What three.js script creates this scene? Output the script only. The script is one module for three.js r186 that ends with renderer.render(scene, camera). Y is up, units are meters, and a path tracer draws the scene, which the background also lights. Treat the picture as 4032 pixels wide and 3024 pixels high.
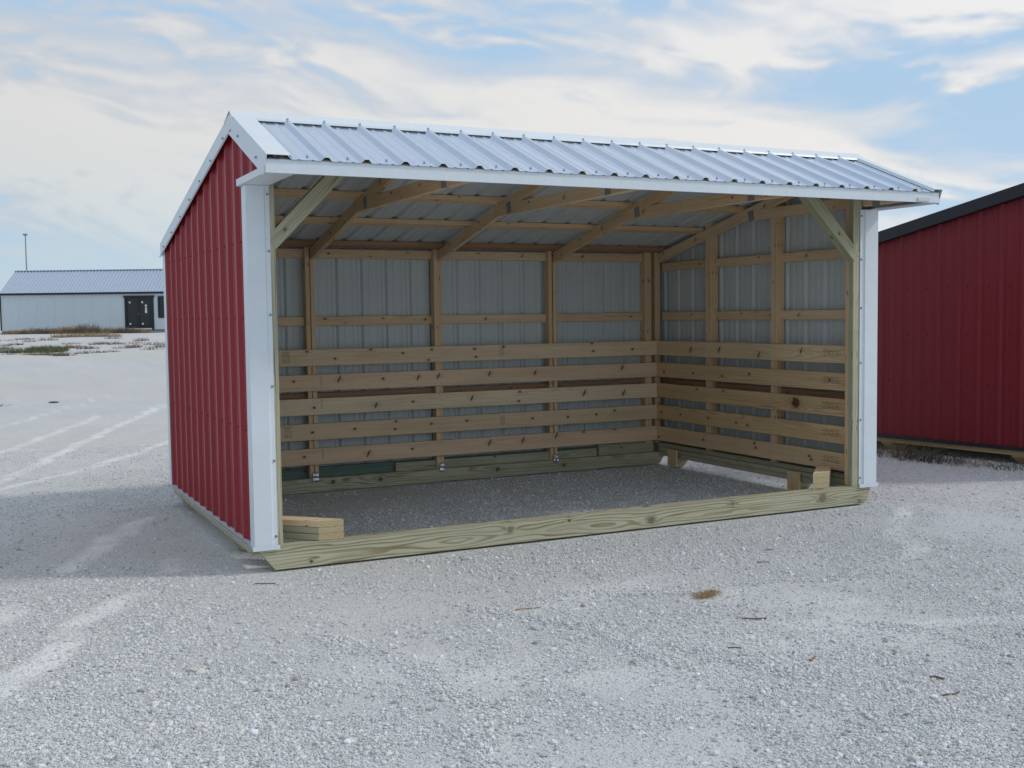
import * as THREE from 'three';
import { mergeGeometries } from 'three/addons/utils/BufferGeometryUtils.js';

// ---------------------------------------------------------------- camera, sky, sun, exposure
const scene = new THREE.Scene();
const renderer = new THREE.WebGLRenderer({ antialias: true });
renderer.toneMapping = THREE.LinearToneMapping;
renderer.toneMappingExposure = 1.26;
renderer.shadowMap.enabled = true;
const YAW = 0.4593, PITCH = -0.0619, ROLL = -0.0127;
const camera = new THREE.PerspectiveCamera(2 * Math.atan(1512 / 4390.8) * 180 / Math.PI, 4 / 3, 0.1, 2000);
camera.position.set(-1.8264, 1.5015, 6.4759);
{
  const F = new THREE.Vector3(Math.sin(YAW) * Math.cos(PITCH), Math.sin(PITCH), -Math.cos(YAW) * Math.cos(PITCH));
  const R = new THREE.Vector3(Math.cos(YAW), 0, Math.sin(YAW)), U = new THREE.Vector3().crossVectors(R, F);
  camera.up.copy(R.clone().multiplyScalar(-Math.sin(ROLL)).add(U.clone().multiplyScalar(Math.cos(ROLL))));
  camera.lookAt(camera.position.clone().add(F));
}
const SUN = new THREE.Vector3(0.688, 0.656, 0.309).normalize();
const sun = new THREE.DirectionalLight(new THREE.Color().setRGB(1, 0.94, 0.85), 1.2);
sun.position.copy(SUN).multiplyScalar(40); sun.target.position.set(0, 0, 0);
sun.castShadow = true; sun.shadow.radius = 11; sun.shadow.mapSize.set(4096, 4096);
Object.assign(sun.shadow.camera, { left: -20, right: 20, top: 20, bottom: -20, near: 1, far: 120 });
scene.add(sun, sun.target);

// seeded random and noise
function rng(seed) { let a = seed >>> 0; return () => { a = (a + 0x6D2B79F5) >>> 0; let t = a; t = Math.imul(t ^ (t >>> 15), t | 1); t ^= t + Math.imul(t ^ (t >>> 7), t | 61); return ((t ^ (t >>> 14)) >>> 0) / 4294967296; }; }
const PERM = new Uint8Array(512), PV = new Float32Array(256);
{ const r = rng(77), p = [...Array(256).keys()]; for (let i = 255; i > 0; i--) { const j = Math.floor(r() * (i + 1)); [p[i], p[j]] = [p[j], p[i]]; } for (let i = 0; i < 512; i++) PERM[i] = p[i & 255]; for (let i = 0; i < 256; i++) PV[i] = r() * 2 - 1; }
function n3(x, y, z) {
  const X = Math.floor(x), Y = Math.floor(y), Z = Math.floor(z); x -= X; y -= Y; z -= Z;
  const u = x * x * x * (x * (x * 6 - 15) + 10), v = y * y * y * (y * (y * 6 - 15) + 10), w = z * z * z * (z * (z * 6 - 15) + 10);
  const a = PERM[X & 255], b = PERM[(X + 1) & 255], aa = PERM[(a + Y) & 255], ab = PERM[(a + Y + 1) & 255], ba = PERM[(b + Y) & 255], bb = PERM[(b + Y + 1) & 255], z0 = Z & 255, z1 = (Z + 1) & 255;
  const g = (h) => PV[PERM[h]];
  const l0 = g(aa + z0) + u * (g(ba + z0) - g(aa + z0)), l1 = g(ab + z0) + u * (g(bb + z0) - g(ab + z0));
  const m0 = g(aa + z1) + u * (g(ba + z1) - g(aa + z1)), m1 = g(ab + z1) + u * (g(bb + z1) - g(ab + z1));
  const k0 = l0 + v * (l1 - l0), k1 = m0 + v * (m1 - m0);
  return k0 + w * (k1 - k0);
}
function fbm(x, y, z, o) { let s = 0, a = 0.5, f = 1; for (let i = 0; i < o; i++) { s += a * n3(x * f, y * f + i * 17.3, z * f + i * 9.1); a *= 0.5; f *= 2.03; } return s; }
const sstep = (a, b, x) => { const t = Math.min(1, Math.max(0, (x - a) / (b - a))); return t * t * (3 - 2 * t); };
const lerp = (a, b, t) => a + (b - a) * t;

// sky: thin streaky cloud over pale blue, hazy towards the horizon; cloud banks given by azimuth and elevation
{
  const W = 4096, H = 2048, data = new Float32Array(W * H * 4);
  const Fx = Math.sin(YAW), Fz = -Math.cos(YAW), Rx = Math.cos(YAW), Rz = Math.sin(YAW), D = 180 / Math.PI;
  // [azimuth from the middle of the view, elevation, half width, half height (degrees), tilt (degrees), amount of cloud]
  const bank = (u, v, hw, hh, tilt, amt) => { const k = D / 4390; return [(u - 2016) * k, (1239.7 - 0.01277 * (u - 2016) - v) * k, hw * k, hh * k, Math.cos(tilt / D), Math.sin(tilt / D), amt]; };
  const banks = [
    bank(330, 250, 520, 70, 20, -0.42), bank(120, 130, 420, 70, 12, -0.5), bank(760, 90, 360, 55, 15, -0.4), bank(1900, 200, 420, 42, 8, -0.5), bank(1960, 215, 150, 40, 0, -0.35),
    bank(1500, 130, 200, 40, 20, -0.25), bank(2720, 105, 330, 62, 4, -0.5), bank(3150, 385, 480, 62, 12, -0.55), bank(3500, 440, 320, 60, 6, -0.45), bank(2560, 330, 260, 40, 10, -0.3),
    bank(3900, 525, 380, 50, -4, -0.55), bank(3450, 690, 460, 60, 4, 0.6), bank(3620, 300, 160, 40, 10, -0.35), bank(3900, 800, 420, 60, 0, -0.4), bank(2300, 350, 300, 30, 12, -0.2), bank(300, 560, 900, 150, 5, 0.55), bank(100, 760, 700, 120, 0, 0.55), bank(1000, 700, 500, 120, 0, 0.35),
    bank(3050, 200, 900, 85, -8, 0.35), bank(3800, 400, 280, 55, -12, 0.5), bank(2650, 440, 520, 42, 14, 0.3), bank(3250, 640, 640, 75, 5, 0.6), bank(1800, 400, 900, 140, 6, 0.3),
    bank(800, 470, 900, 90, 12, 0.32), bank(1250, 240, 520, 80, 14, 0.28), bank(3850, 130, 480, 120, 0, 0.5), bank(3350, 230, 600, 60, -4, 0.35), bank(2900, 300, 500, 50, 6, 0.2), bank(500, 320, 420, 40, 18, 0.3), bank(2300, 560, 700, 90, 4, 0.3)];
  for (let row = H / 2; row < H; row++) {
    const el = ((row + 0.5) / H - 0.5) * Math.PI, cy = Math.cos(el), y = Math.sin(el), E = el * D;
    for (let col = 0; col < W; col++) {
      const th = ((col + 0.5) / W - 0.5) * 2 * Math.PI, x = Math.cos(th) * cy, z = Math.sin(th) * cy;
      const side = x * Rx + z * Rz, fwd = x * Fx + z * Fz, A = Math.atan2(side, fwd) * D;
      // streaks lean a little along the view, as the layers in the photograph do
      const yy = y + 0.10 * side;
      const wx = fbm(x * 5, yy * 14, z * 5, 3), wy = fbm(x * 5 + 9, yy * 14 + 3, z * 5 + 5, 3);
      const big = fbm(x * 5 + wx * 0.9, yy * 22 + wy * 0.9, z * 5 + wx * 0.6, 6);
      const fine = fbm(x * 17 + wx * 3.2, yy * 82 + wy * 3.0, z * 17, 6), puff = fbm(x * 44 + wx * 4, yy * 150 + wy * 4, z * 44, 4);
      let dens = 0.23 + 0.18 * sstep(15, 32, E) + big * 0.95 + fine * 0.72 + puff * 0.34;
      const Aw = A + wx * 3.6 + fine * 2.6, Ew = E + wy * 1.0 + fine * 1.1 + puff * 0.4;
      if (fwd > 0.5) for (const [a, e, hw, hh, c, s, amt] of banks) {
        const da = Aw - a, de = -(Ew - e), p = (da * c + de * s) / hw, q = (-da * s + de * c) / hh, r2 = p * p + q * q;
        if (r2 < 9) dens += (amt < 0 ? amt * 0.72 : amt) * Math.exp(-r2 * 0.8);
      }
      const cov = lerp(0.10, 1, sstep(-0.15, 0.66, dens));
      const up = Math.min(1, Math.max(0, E) / 70), t = 0.5 + 0.5 * Math.sin(A / D), hz = lerp(7.5, 2.2, t), haze = Math.min(1, 1.12 * Math.exp(-Math.pow(Math.max(0, E) / hz, 1.5)));
      const blue = [lerp(0.40, 0.30, up), lerp(0.585, 0.46, up), lerp(0.785, 0.69, up)];
      const thick = sstep(0.35, 1.1, dens);
      const cw = lerp(0.0, 1.0, Math.exp(-Math.pow((E - 7.5) / 4.5, 2)));     // creamier in the middle layers
      const cloud = [lerp(0.655, 0.86, thick) + 0.02 * cw, lerp(0.715, 0.86, thick), lerp(0.80, 0.865, thick) - 0.03 * cw];
      const low = [lerp(0.40, 0.72, t), lerp(0.535, 0.84, t), lerp(0.615, 0.91, t)];
      const i = (row * W + col) * 4, lit = lerp(0.70, 1.06, t);     // cloud is brighter on the sun's side
      for (let c = 0; c < 3; c++) data[i + c] = 0.83 * lerp(lerp(blue[c], cloud[c] * lit, cov), low[c], haze * 0.93);
      data[i + 3] = 1;
    }
  }
  for (let i = 0; i < W * H * 2; i += 4) { data[i] = 0.42; data[i + 1] = 0.42; data[i + 2] = 0.42; data[i + 3] = 1; }
  const tex = new THREE.DataTexture(data, W, H, THREE.RGBAFormat, THREE.FloatType);
  tex.mapping = THREE.EquirectangularReflectionMapping; tex.magFilter = THREE.LinearFilter; tex.minFilter = THREE.LinearFilter; tex.needsUpdate = true;
  scene.background = tex; scene.environment = tex;
}

// ---------------------------------------------------------------- helpers
const rgb = (r, g, b) => new THREE.Color().setRGB(r, g, b);
const toS = (v) => Math.max(0, Math.min(255, Math.round(255 * (v <= 0.0031308 ? 12.92 * v : 1.055 * Math.pow(v, 1 / 2.4) - 0.055))));
function texOf(data, w, h, srgb) {
  const t = new THREE.DataTexture(data, w, h, THREE.RGBAFormat, THREE.UnsignedByteType);
  t.wrapS = t.wrapT = THREE.RepeatWrapping; t.magFilter = THREE.LinearFilter; t.minFilter = THREE.LinearMipmapLinearFilter; t.generateMipmaps = true;
  if (srgb) t.colorSpace = THREE.SRGBColorSpace;
  t.needsUpdate = true; return t;
}
const taken = {};
const numbered = (n) => { const k = (taken[n] = (taken[n] ?? -1) + 1); return k ? `${n}_${String(k).padStart(3, '0')}` : n; };
function shade(m) { m.castShadow = true; m.receiveShadow = true; return m; }
function part(name, geo, mat, parent) { const m = shade(new THREE.Mesh(geo, mat)); m.name = name; parent.add(m); return m; }
function thing(name, label, category, pos = [0, 0, 0], turn = 0, group) { const o = new THREE.Group(); o.name = numbered(name); o.position.set(...pos); o.rotation.y = turn; o.userData = { label, category }; if (group) o.userData.group = group; scene.add(o); return o; }
function solo(name, geo, mat, label, category, group) { const m = shade(new THREE.Mesh(geo, mat)); m.name = numbered(name); m.userData = { label, category }; if (group) m.userData.group = group; scene.add(m); return m; }

class Build {                                    // flat-shaded quads with uv, in up to two material groups
  constructor() { this.p = []; this.n = []; this.t = []; this.g = [[], []]; this.c = 0; }
  quad(a, b, c, d, ua, ub, uc, ud, slot = 0) {
    const e1 = [b[0] - a[0], b[1] - a[1], b[2] - a[2]], e2 = [d[0] - a[0], d[1] - a[1], d[2] - a[2]], f2 = [c[0] - a[0], c[1] - a[1], c[2] - a[2]];
    let nx = e1[1] * f2[2] - e1[2] * f2[1] + f2[1] * e2[2] - f2[2] * e2[1], ny = e1[2] * f2[0] - e1[0] * f2[2] + f2[2] * e2[0] - f2[0] * e2[2], nz = e1[0] * f2[1] - e1[1] * f2[0] + f2[0] * e2[1] - f2[1] * e2[0];
    const l = Math.hypot(nx, ny, nz) || 1; nx /= l; ny /= l; nz /= l;
    for (const v of [a, b, c, d]) { this.p.push(...v); this.n.push(nx, ny, nz); }
    for (const v of [ua, ub, uc, ud]) this.t.push(...v);
    const i = this.c; this.g[slot].push(i, i + 1, i + 2, i, i + 2, i + 3); this.c += 4;
  }
  geo() {
    const g = new THREE.BufferGeometry();
    g.setAttribute('position', new THREE.Float32BufferAttribute(this.p, 3)); g.setAttribute('normal', new THREE.Float32BufferAttribute(this.n, 3)); g.setAttribute('uv', new THREE.Float32BufferAttribute(this.t, 2));
    g.setIndex([...this.g[0], ...this.g[1]]);
    if (this.g[1].length) { g.addGroup(0, this.g[0].length, 0); g.addGroup(this.g[0].length, this.g[1].length, 1); }
    return g;
  }
}
// a sawn timber along local x from 0 to len, w wide (y), t thick (z), centred in y and z, edges eased; uv: u along the grain, v across
function timber(len, w, t, { u0 = 0, ul = len, v0 = 0, ease = 0.003, end = 0, v1 = 1, mitre0 = 0, mitre1 = 0 } = {}) {
  const b = new Build(), e = Math.min(ease, t / 4), hw = w / 2, ht = t / 2;
  const c = [[-hw + e, ht], [hw - e, ht], [hw, ht - e], [hw, -ht + e], [hw - e, -ht], [-hw + e, -ht], [-hw, -ht + e], [-hw, ht - e]];
  let per = 0; const acc = [0]; for (let i = 0; i < 8; i++) { const j = (i + 1) % 8; per += Math.hypot(c[j][0] - c[i][0], c[j][1] - c[i][1]); acc.push(per); }
  const U = (x) => u0 + x / ul, V = (s) => v0 + (s / w) * (v1 - v0);
  const X0 = (k) => mitre0 * (k[1] / t), X1 = (k) => len + mitre1 * (k[1] / t);
  for (let i = 0; i < 8; i++) {
    const p = c[i], q = c[(i + 1) % 8];
    b.quad([X0(p), ...p], [X1(p), ...p], [X1(q), ...q], [X0(q), ...q], [U(0), V(acc[i])], [U(len), V(acc[i])], [U(len), V(acc[i + 1])], [U(0), V(acc[i + 1])]);
  }
  for (const s of [0, 1]) {
    const X = s ? X1 : X0, uv = (k) => end ? [0.5 + k[1] / 0.14, 0.5 + k[0] / 0.14] : [u0 + 0.01 + k[1] * 0.05, V(k[0] + hw)];
    const f = (i, j, k, l) => { const q = [c[i], c[j], c[k], c[l]]; if (!s) q.reverse(); b.quad(...q.map((k2) => [X(k2), ...k2]), ...q.map(uv), end ? 1 : 0); };
    f(7, 6, 5, 0); f(0, 5, 4, 1); f(1, 4, 3, 2);
  }
  return b.geo();
}
// lay a timber from a to b; "up" is the direction of its width
function lay(name, parent, mat, a, b, w, t, up, opt = {}) {
  const A = new THREE.Vector3(...a), B = new THREE.Vector3(...b), x = B.clone().sub(A), len = x.length(); x.normalize();
  const z = new THREE.Vector3().crossVectors(x, new THREE.Vector3(...up)).normalize(), y = new THREE.Vector3().crossVectors(z, x);
  const m = part(name, timber(len, w, t, opt), mat, parent);
  m.matrixAutoUpdate = true; m.quaternion.setFromRotationMatrix(new THREE.Matrix4().makeBasis(x, y, z)); m.position.copy(A);
  return m;
}
// a profile in x,y pushed from z0 to z1; uv along x on the faces
function slab(profile, z0, z1, { ul = 1, vl = 1, u0 = 0, v0 = 0 } = {}) {
  const b = new Build(), n = profile.length, xs = profile.map((q) => q[0]), x0 = Math.min(...xs), y0 = Math.min(...profile.map((q) => q[1]));
  const uv = (q) => [u0 + (q[0] - x0) / ul, v0 + (q[1] - y0) / vl];
  const tris = THREE.ShapeUtils.triangulateShape(profile.map((q) => new THREE.Vector2(...q)), []);
  for (const [i, j, k] of tris) {
    const A = profile[i], B = profile[j], C = profile[k];
    b.quad([...A, z1], [...B, z1], [...C, z1], [...C, z1], uv(A), uv(B), uv(C), uv(C));
    b.quad([...C, z0], [...B, z0], [...A, z0], [...A, z0], uv(C), uv(B), uv(A), uv(A));
  }
  for (let i = 0; i < n; i++) { const A = profile[i], B = profile[(i + 1) % n]; const l = (z1 - z0) / vl; b.quad([...A, z0], [...B, z0], [...B, z1], [...A, z1], [uv(A)[0], 0.2], [uv(B)[0], 0.2 + Math.abs(B[1] - A[1])], [uv(B)[0], 0.2 + l + Math.abs(B[1] - A[1])], [uv(A)[0], 0.2 + l]); }
  return b.geo();
}
// folded sheet metal: section = open polyline [(a, b) ...] swept from start to end; every fold has thickness
function fold(section, len, th = 0.0016) {
  const b = new Build(), n = section.length, nor = [];
  for (let i = 0; i < n; i++) {
    const p = section[Math.max(0, i - 1)], q = section[i], r = section[Math.min(n - 1, i + 1)];
    const d1 = i ? [q[0] - p[0], q[1] - p[1]] : [r[0] - q[0], r[1] - q[1]], d2 = i < n - 1 ? [r[0] - q[0], r[1] - q[1]] : d1;
    const l1 = Math.hypot(...d1) || 1, l2 = Math.hypot(...d2) || 1, nx = -d1[1] / l1 - d2[1] / l2, ny = d1[0] / l1 + d2[0] / l2, l = Math.hypot(nx, ny) || 1;
    const c = Math.max(0.4, (nx / l) * (-d1[1] / l1) + (ny / l) * (d1[0] / l1)); nor.push([nx / l * th / c, ny / l * th / c]);
  }
  const inn = section.map((q, i) => [q[0] - nor[i][0], q[1] - nor[i][1]]);
  let s = 0;
  for (let i = 0; i < n - 1; i++) {
    const p = section[i], q = section[i + 1], l = Math.hypot(q[0] - p[0], q[1] - p[1]);
    b.quad([0, ...q], [len, ...q], [len, ...p], [0, ...p], [0, s + l], [len, s + l], [len, s], [0, s]);
    const pi = inn[i], qi = inn[i + 1]; b.quad([0, ...pi], [len, ...pi], [len, ...qi], [0, ...qi], [0, s], [len, s], [len, s + l], [0, s + l]);
    for (const x of [0, len]) b.quad([x, ...p], [x, ...q], [x, ...qi], [x, ...pi], [0, s], [0, s + l], [0, s + l], [0, s]);
    s += l;
  }
  for (const i of [0, n - 1]) b.quad([0, ...section[i]], [len, ...section[i]], [len, ...inn[i]], [0, ...inn[i]], [0, 0], [len, 0], [len, 0.01], [0, 0.01]);
  return b.geo();
}
function foldAt(name, parent, mat, section, len, origin, X, Y, Z) {
  const m = part(name, fold(section, len), mat, parent);
  m.quaternion.setFromRotationMatrix(new THREE.Matrix4().makeBasis(new THREE.Vector3(...X), new THREE.Vector3(...Y), new THREE.Vector3(...Z))); m.position.set(...origin); return m;
}
// ribbed metal sheet: ribs every 9 inches at phase + k * 0.2286 along s; bottom/top give the sheet's ends along t
const RIB = 0.2286;
const PROFILE = [[-0.1143, 0], [-0.0862, 0], [-0.0812, 0.003], [-0.0712, 0.003], [-0.0662, 0], [-0.0310, 0], [-0.0115, 0.0205], [0.0115, 0.0205], [0.0310, 0], [0.0662, 0], [0.0712, 0.003], [0.0812, 0.003], [0.0862, 0], [0.1143, 0]];
function sheet(s0, s1, phase, bottom, top, map, extra = []) {
  const pts = [], h = (s) => { let o = ((s - phase) / RIB); o = (o - Math.round(o)) * RIB; for (let i = 0; i < PROFILE.length - 1; i++) { const [a, ha] = PROFILE[i], [b, hb] = PROFILE[i + 1]; if (o <= b + 1e-9) return lerp(ha, hb, (o - a) / (b - a)); } return 0; };
  const S = new Set([s0, s1, ...extra.filter((e) => e > s0 && e < s1)]);
  for (let k = Math.floor((s0 - phase) / RIB) - 1; k <= Math.ceil((s1 - phase) / RIB) + 1; k++) for (const [a] of PROFILE) { const s = phase + k * RIB + a; if (s > s0 + 1e-4 && s < s1 - 1e-4) S.add(Math.round(s * 1e5) / 1e5); }
  for (const s of [...S].sort((a, b) => a - b)) pts.push([s, h(s)]);
  const b = new Build(), TH = 0.0015;
  for (let i = 0; i < pts.length - 1; i++) {
    const [sa, ha] = pts[i], [sb, hb] = pts[i + 1]; if (sb - sa < 1e-6) continue;
    const q = [[sa, bottom(sa), ha], [sb, bottom(sb), hb], [sb, top(sb), hb], [sa, top(sa), ha]];
    b.quad(...q.map(([s, t, d]) => map(s, t, d)), ...q.map(([s, t]) => [s, t]));
    const r = [...q].reverse(); b.quad(...r.map(([s, t, d]) => map(s, t, d - TH)), ...r.map(([s, t]) => [s, t]), 1);
  }
  return b.geo();
}
const screwGeo = mergeGeometries([new THREE.CylinderGeometry(0.0085, 0.0085, 0.002, 10).translate(0, 0.001, 0), new THREE.CylinderGeometry(0.0048, 0.0052, 0.007, 6).translate(0, 0.005, 0)]);
function screw(parent, mat, pos, dir) { const m = part('screw', screwGeo, mat, parent); m.quaternion.setFromUnitVectors(new THREE.Vector3(0, 1, 0), new THREE.Vector3(...dir).normalize()); m.position.set(...pos); return m; }

// ---------------------------------------------------------------- materials
function woodTex({ w = 1024, h = 64, L = 4.5, Wd = 0.14, early, late, knotC, knots = [], seed = 1, ring = 0.010, d0 = 0.03, amp = 0.05, wav = 0.5, contrast = 0.8, streak = 0.10, stamps = [], tilt = 0 }) {
  const data = new Uint8Array(w * h * 4), r = rng(seed * 991 + 5), o = r() * 90, c0 = (r() - 0.5) * Wd * 0.7;
  for (let y = 0; y < h; y++) for (let x = 0; x < w; x++) {
    const X = (x + 0.5) / w * L, Y = (y + 0.5) / h * Wd;
    let yc = Y - Wd / 2 - c0 - tilt * (X - L / 2) - 0.012 * n3(X * 1.3 + o, 3, seed), dd = d0 + amp * n3(X * wav + o, 7.7, seed) + 0.25 * amp * n3(X * wav * 4 + o, 1.2, seed);
    let rr = Math.sqrt(yc * yc + dd * dd * 0.6), kn = 0, kr = 0;
    for (const [kx, ky, ks, kind = 0] of knots) {
      const dx = X - kx, dy = Y - ky; if (Math.abs(dx) > ks * 9) continue;
      const d2 = (dx * dx) / (ks * ks * 9) + (dy * dy) / (ks * ks * 2.2);
      rr += Math.sign(dy || 1) * ks * 0.7 * Math.exp(-d2) ;
      const wob = 1 + 0.25 * n3(dx * 60, dy * 60, seed + kx);
      const e = kind === 1 ? Math.hypot((dx - dy * 0.45) / (ks * 0.55), dy / (ks * 2.0)) * wob : Math.hypot(dx / (ks * 1.1), dy / ks) * wob;
      const k = sstep(1.15, 0.75, e) * (kind === 2 ? 0.72 : 1); if (k > kn) { kn = k; kr = e; }
      kn = Math.max(kn, 0.32 * Math.exp(-d2 * 1.6));
    }
    const f = rr / ring + 0.35 * n3(X * 5 + o, Y * 60, seed), fr = f - Math.floor(f);
    const pulse = sstep(0.38, 0.8, fr) * sstep(1.0, 0.92, fr) * (0.6 + 0.4 * n3(X * 2, Math.floor(f) * 3.1, seed));
    const fib = streak * (n3(X * 14 + o, Y * 900, seed) * 0.6 + n3(X * 3 + o, Y * 240, seed + 4) * 0.7) + 0.08 * n3(X * 1.7 + o, Y * 14, seed + 8);
    const k = Math.min(1, Math.max(0, pulse * contrast)), i = (y * w + x) * 4;
    let pr = 0; for (const [sx, sy, sw, sh, rows, dark] of stamps) { const u = (X - sx) / sw, v = (Y - sy) / sh; if (u > 0 && u < 1 && v > 0 && v < 1) { const rw = Math.floor(v * rows); if ((v * rows) % 1 < 0.62 && n3(u * 26 + rw * 7.7, rw * 3.3 + 0.5, sx * 9) > -0.12) pr = Math.max(pr, dark); } }
    const sp = [0.05, 0.06, 0.035];
    for (let c = 0; c < 3; c++) {
      let v = lerp(early[c], late[c], k) * (1 + fib);
      v = lerp(v, knotC[c] * (0.75 + 0.5 * (((kr * 3) % 1))), kn); v = lerp(v, sp[c], pr);
      data[i + c] = toS(v);
    }
    data[i + 3] = 255;
  }
  return texOf(data, w, h, true);
}
const PINE = { early: [0.73, 0.555, 0.36], late: [0.56, 0.365, 0.20], knotC: [0.15, 0.055, 0.022] };
const PINE2 = { early: [0.70, 0.505, 0.305], late: [0.52, 0.315, 0.145], knotC: [0.13, 0.05, 0.02] };
const PT = { early: [0.44, 0.43, 0.305], late: [0.215, 0.175, 0.095], knotC: [0.12, 0.095, 0.05] };
const woodMat = (o, rough = 0.78) => new THREE.MeshStandardMaterial({ map: woodTex(o), roughness: rough });
const pine = [1, 2, 3, 4].map((s) => woodMat({ ...(s % 2 ? PINE : PINE2), w: 1024, h: 48, L: 2.4, Wd: 0.1, seed: s + 20, ring: 0.012, contrast: 0.7, d0: 0.04, amp: 0.06, knots: [[0.42 + 0.1 * s, 0.03 + 0.01 * s, 0.011, s % 2], [1.35, 0.07, 0.009], [1.95 - 0.05 * s, 0.05, 0.012, 1], [1.0, 0.02, 0.007]] }));
const pineRed = woodMat({ early: [0.36, 0.21, 0.125], late: [0.25, 0.12, 0.06], knotC: [0.07, 0.03, 0.015], w: 1024, h: 48, L: 2.4, Wd: 0.1, seed: 31, ring: 0.013, knots: [[0.5, 0.05, 0.011], [1.3, 0.03, 0.01], [2.0, 0.06, 0.009]] });
const treated = [5, 6, 7].map((s) => woodMat({ ...PT, w: 1024, h: 64, L: 2.4, Wd: 0.14, seed: s + 40, ring: 0.016, contrast: 1.0, d0: 0.03, amp: 0.07, wav: 0.9, knots: [[0.6, 0.06, 0.014], [1.7, 0.09, 0.012]] }));
const treatedGreen = woodMat({ early: [0.125, 0.19, 0.155], late: [0.08, 0.12, 0.095], knotC: [0.03, 0.045, 0.035], w: 512, h: 48, L: 2.4, Wd: 0.1, seed: 51, contrast: 0.6, knots: [[1.0, 0.06, 0.01]] });
const endGrain = (() => {
  const N = 128, d = new Uint8Array(N * N * 4);
  for (let y = 0; y < N; y++) for (let x = 0; x < N; x++) {
    const X = x / N - 0.35, Y = y / N + 0.25, f = Math.hypot(X, Y) * 16 + 0.4 * n3(X * 6, Y * 6, 2), fr = f - Math.floor(f), k = sstep(0.5, 0.85, fr) * sstep(1, 0.92, fr), g = 1 + 0.15 * n3(x * 0.7, y * 0.7, 5), i = (y * N + x) * 4;
    d[i] = toS(lerp(0.55, 0.20, k) * g); d[i + 1] = toS(lerp(0.46, 0.14, k) * g); d[i + 2] = toS(lerp(0.28, 0.06, k) * g); d[i + 3] = 255;
  }
  return new THREE.MeshStandardMaterial({ map: texOf(d, N, N, true), roughness: 0.85 });
})();
// faint waviness and grime of rolled sheet metal
const metalWave = (() => {
  const N = 512, d = new Uint8Array(N * N * 4);
  for (let y = 0; y < N; y++) for (let x = 0; x < N; x++) {
    const a = x / N * 2 * Math.PI, b = y / N * 2 * Math.PI, v = fbm(Math.cos(a) * 1.2 + 3, Math.sin(a) * 1.2 + Math.cos(b) * 1.4, Math.sin(b) * 1.4 + 8, 4);
    const i = (y * N + x) * 4, q = Math.max(0, Math.min(255, 128 + v * 150)); d[i] = d[i + 1] = d[i + 2] = q; d[i + 3] = 255;
  }
  return texOf(d, N, N, false);
})();
const grime = (() => {                            // light uneven dust film: small spots and streaks
  const N = 512, d = new Uint8Array(N * N * 4);
  for (let y = 0; y < N; y++) for (let x = 0; x < N; x++) {
    const u = x / N * 8, v = y / N * 8, e = Math.max(0, n3(u * 9, v * 2.2, 4) * 0.5 + n3(u * 24, v * 24, 9) * 0.5), s = 1 - 0.05 * e - 0.015 * (n3(u * 1.1, v * 1.1, 2) + 1);
    const i = (y * N + x) * 4; d[i] = toS(s); d[i + 1] = toS(s * 0.997); d[i + 2] = toS(s * 0.99); d[i + 3] = 255;
  }
  return texOf(d, N, N, true);
})();
const metal = (c, roughness, extra = {}) => new THREE.MeshPhysicalMaterial({ color: rgb(...c), roughness, map: grime, bumpMap: metalWave, bumpScale: 0.0012, ...extra });
const M = {
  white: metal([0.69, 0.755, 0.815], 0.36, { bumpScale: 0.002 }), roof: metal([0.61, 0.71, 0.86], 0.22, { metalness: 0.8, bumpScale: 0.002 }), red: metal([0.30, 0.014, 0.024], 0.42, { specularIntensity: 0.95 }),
  redDark: metal([0.19, 0.012, 0.021], 0.46, { specularIntensity: 0.7 }), backing: metal([0.57, 0.615, 0.625], 0.5), black: metal([0.010, 0.013, 0.019], 0.5), zinc: new THREE.MeshStandardMaterial({ color: rgb(0.55, 0.57, 0.6), metalness: 0.9, roughness: 0.38 }),
  roofScrew: new THREE.MeshStandardMaterial({ color: rgb(0.50, 0.54, 0.60), metalness: 0.5, roughness: 0.4 }), screw: new THREE.MeshStandardMaterial({ color: rgb(0.34, 0.35, 0.38), metalness: 0.7, roughness: 0.45 }), screwRed: metal([0.11, 0.012, 0.02], 0.45),
  plate: new THREE.MeshStandardMaterial({ color: rgb(0.26, 0.28, 0.29), metalness: 0.25, roughness: 0.55 }), tag: new THREE.MeshStandardMaterial({ color: rgb(0.62, 0.62, 0.58), metalness: 0.6, roughness: 0.4 }),
};

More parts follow.
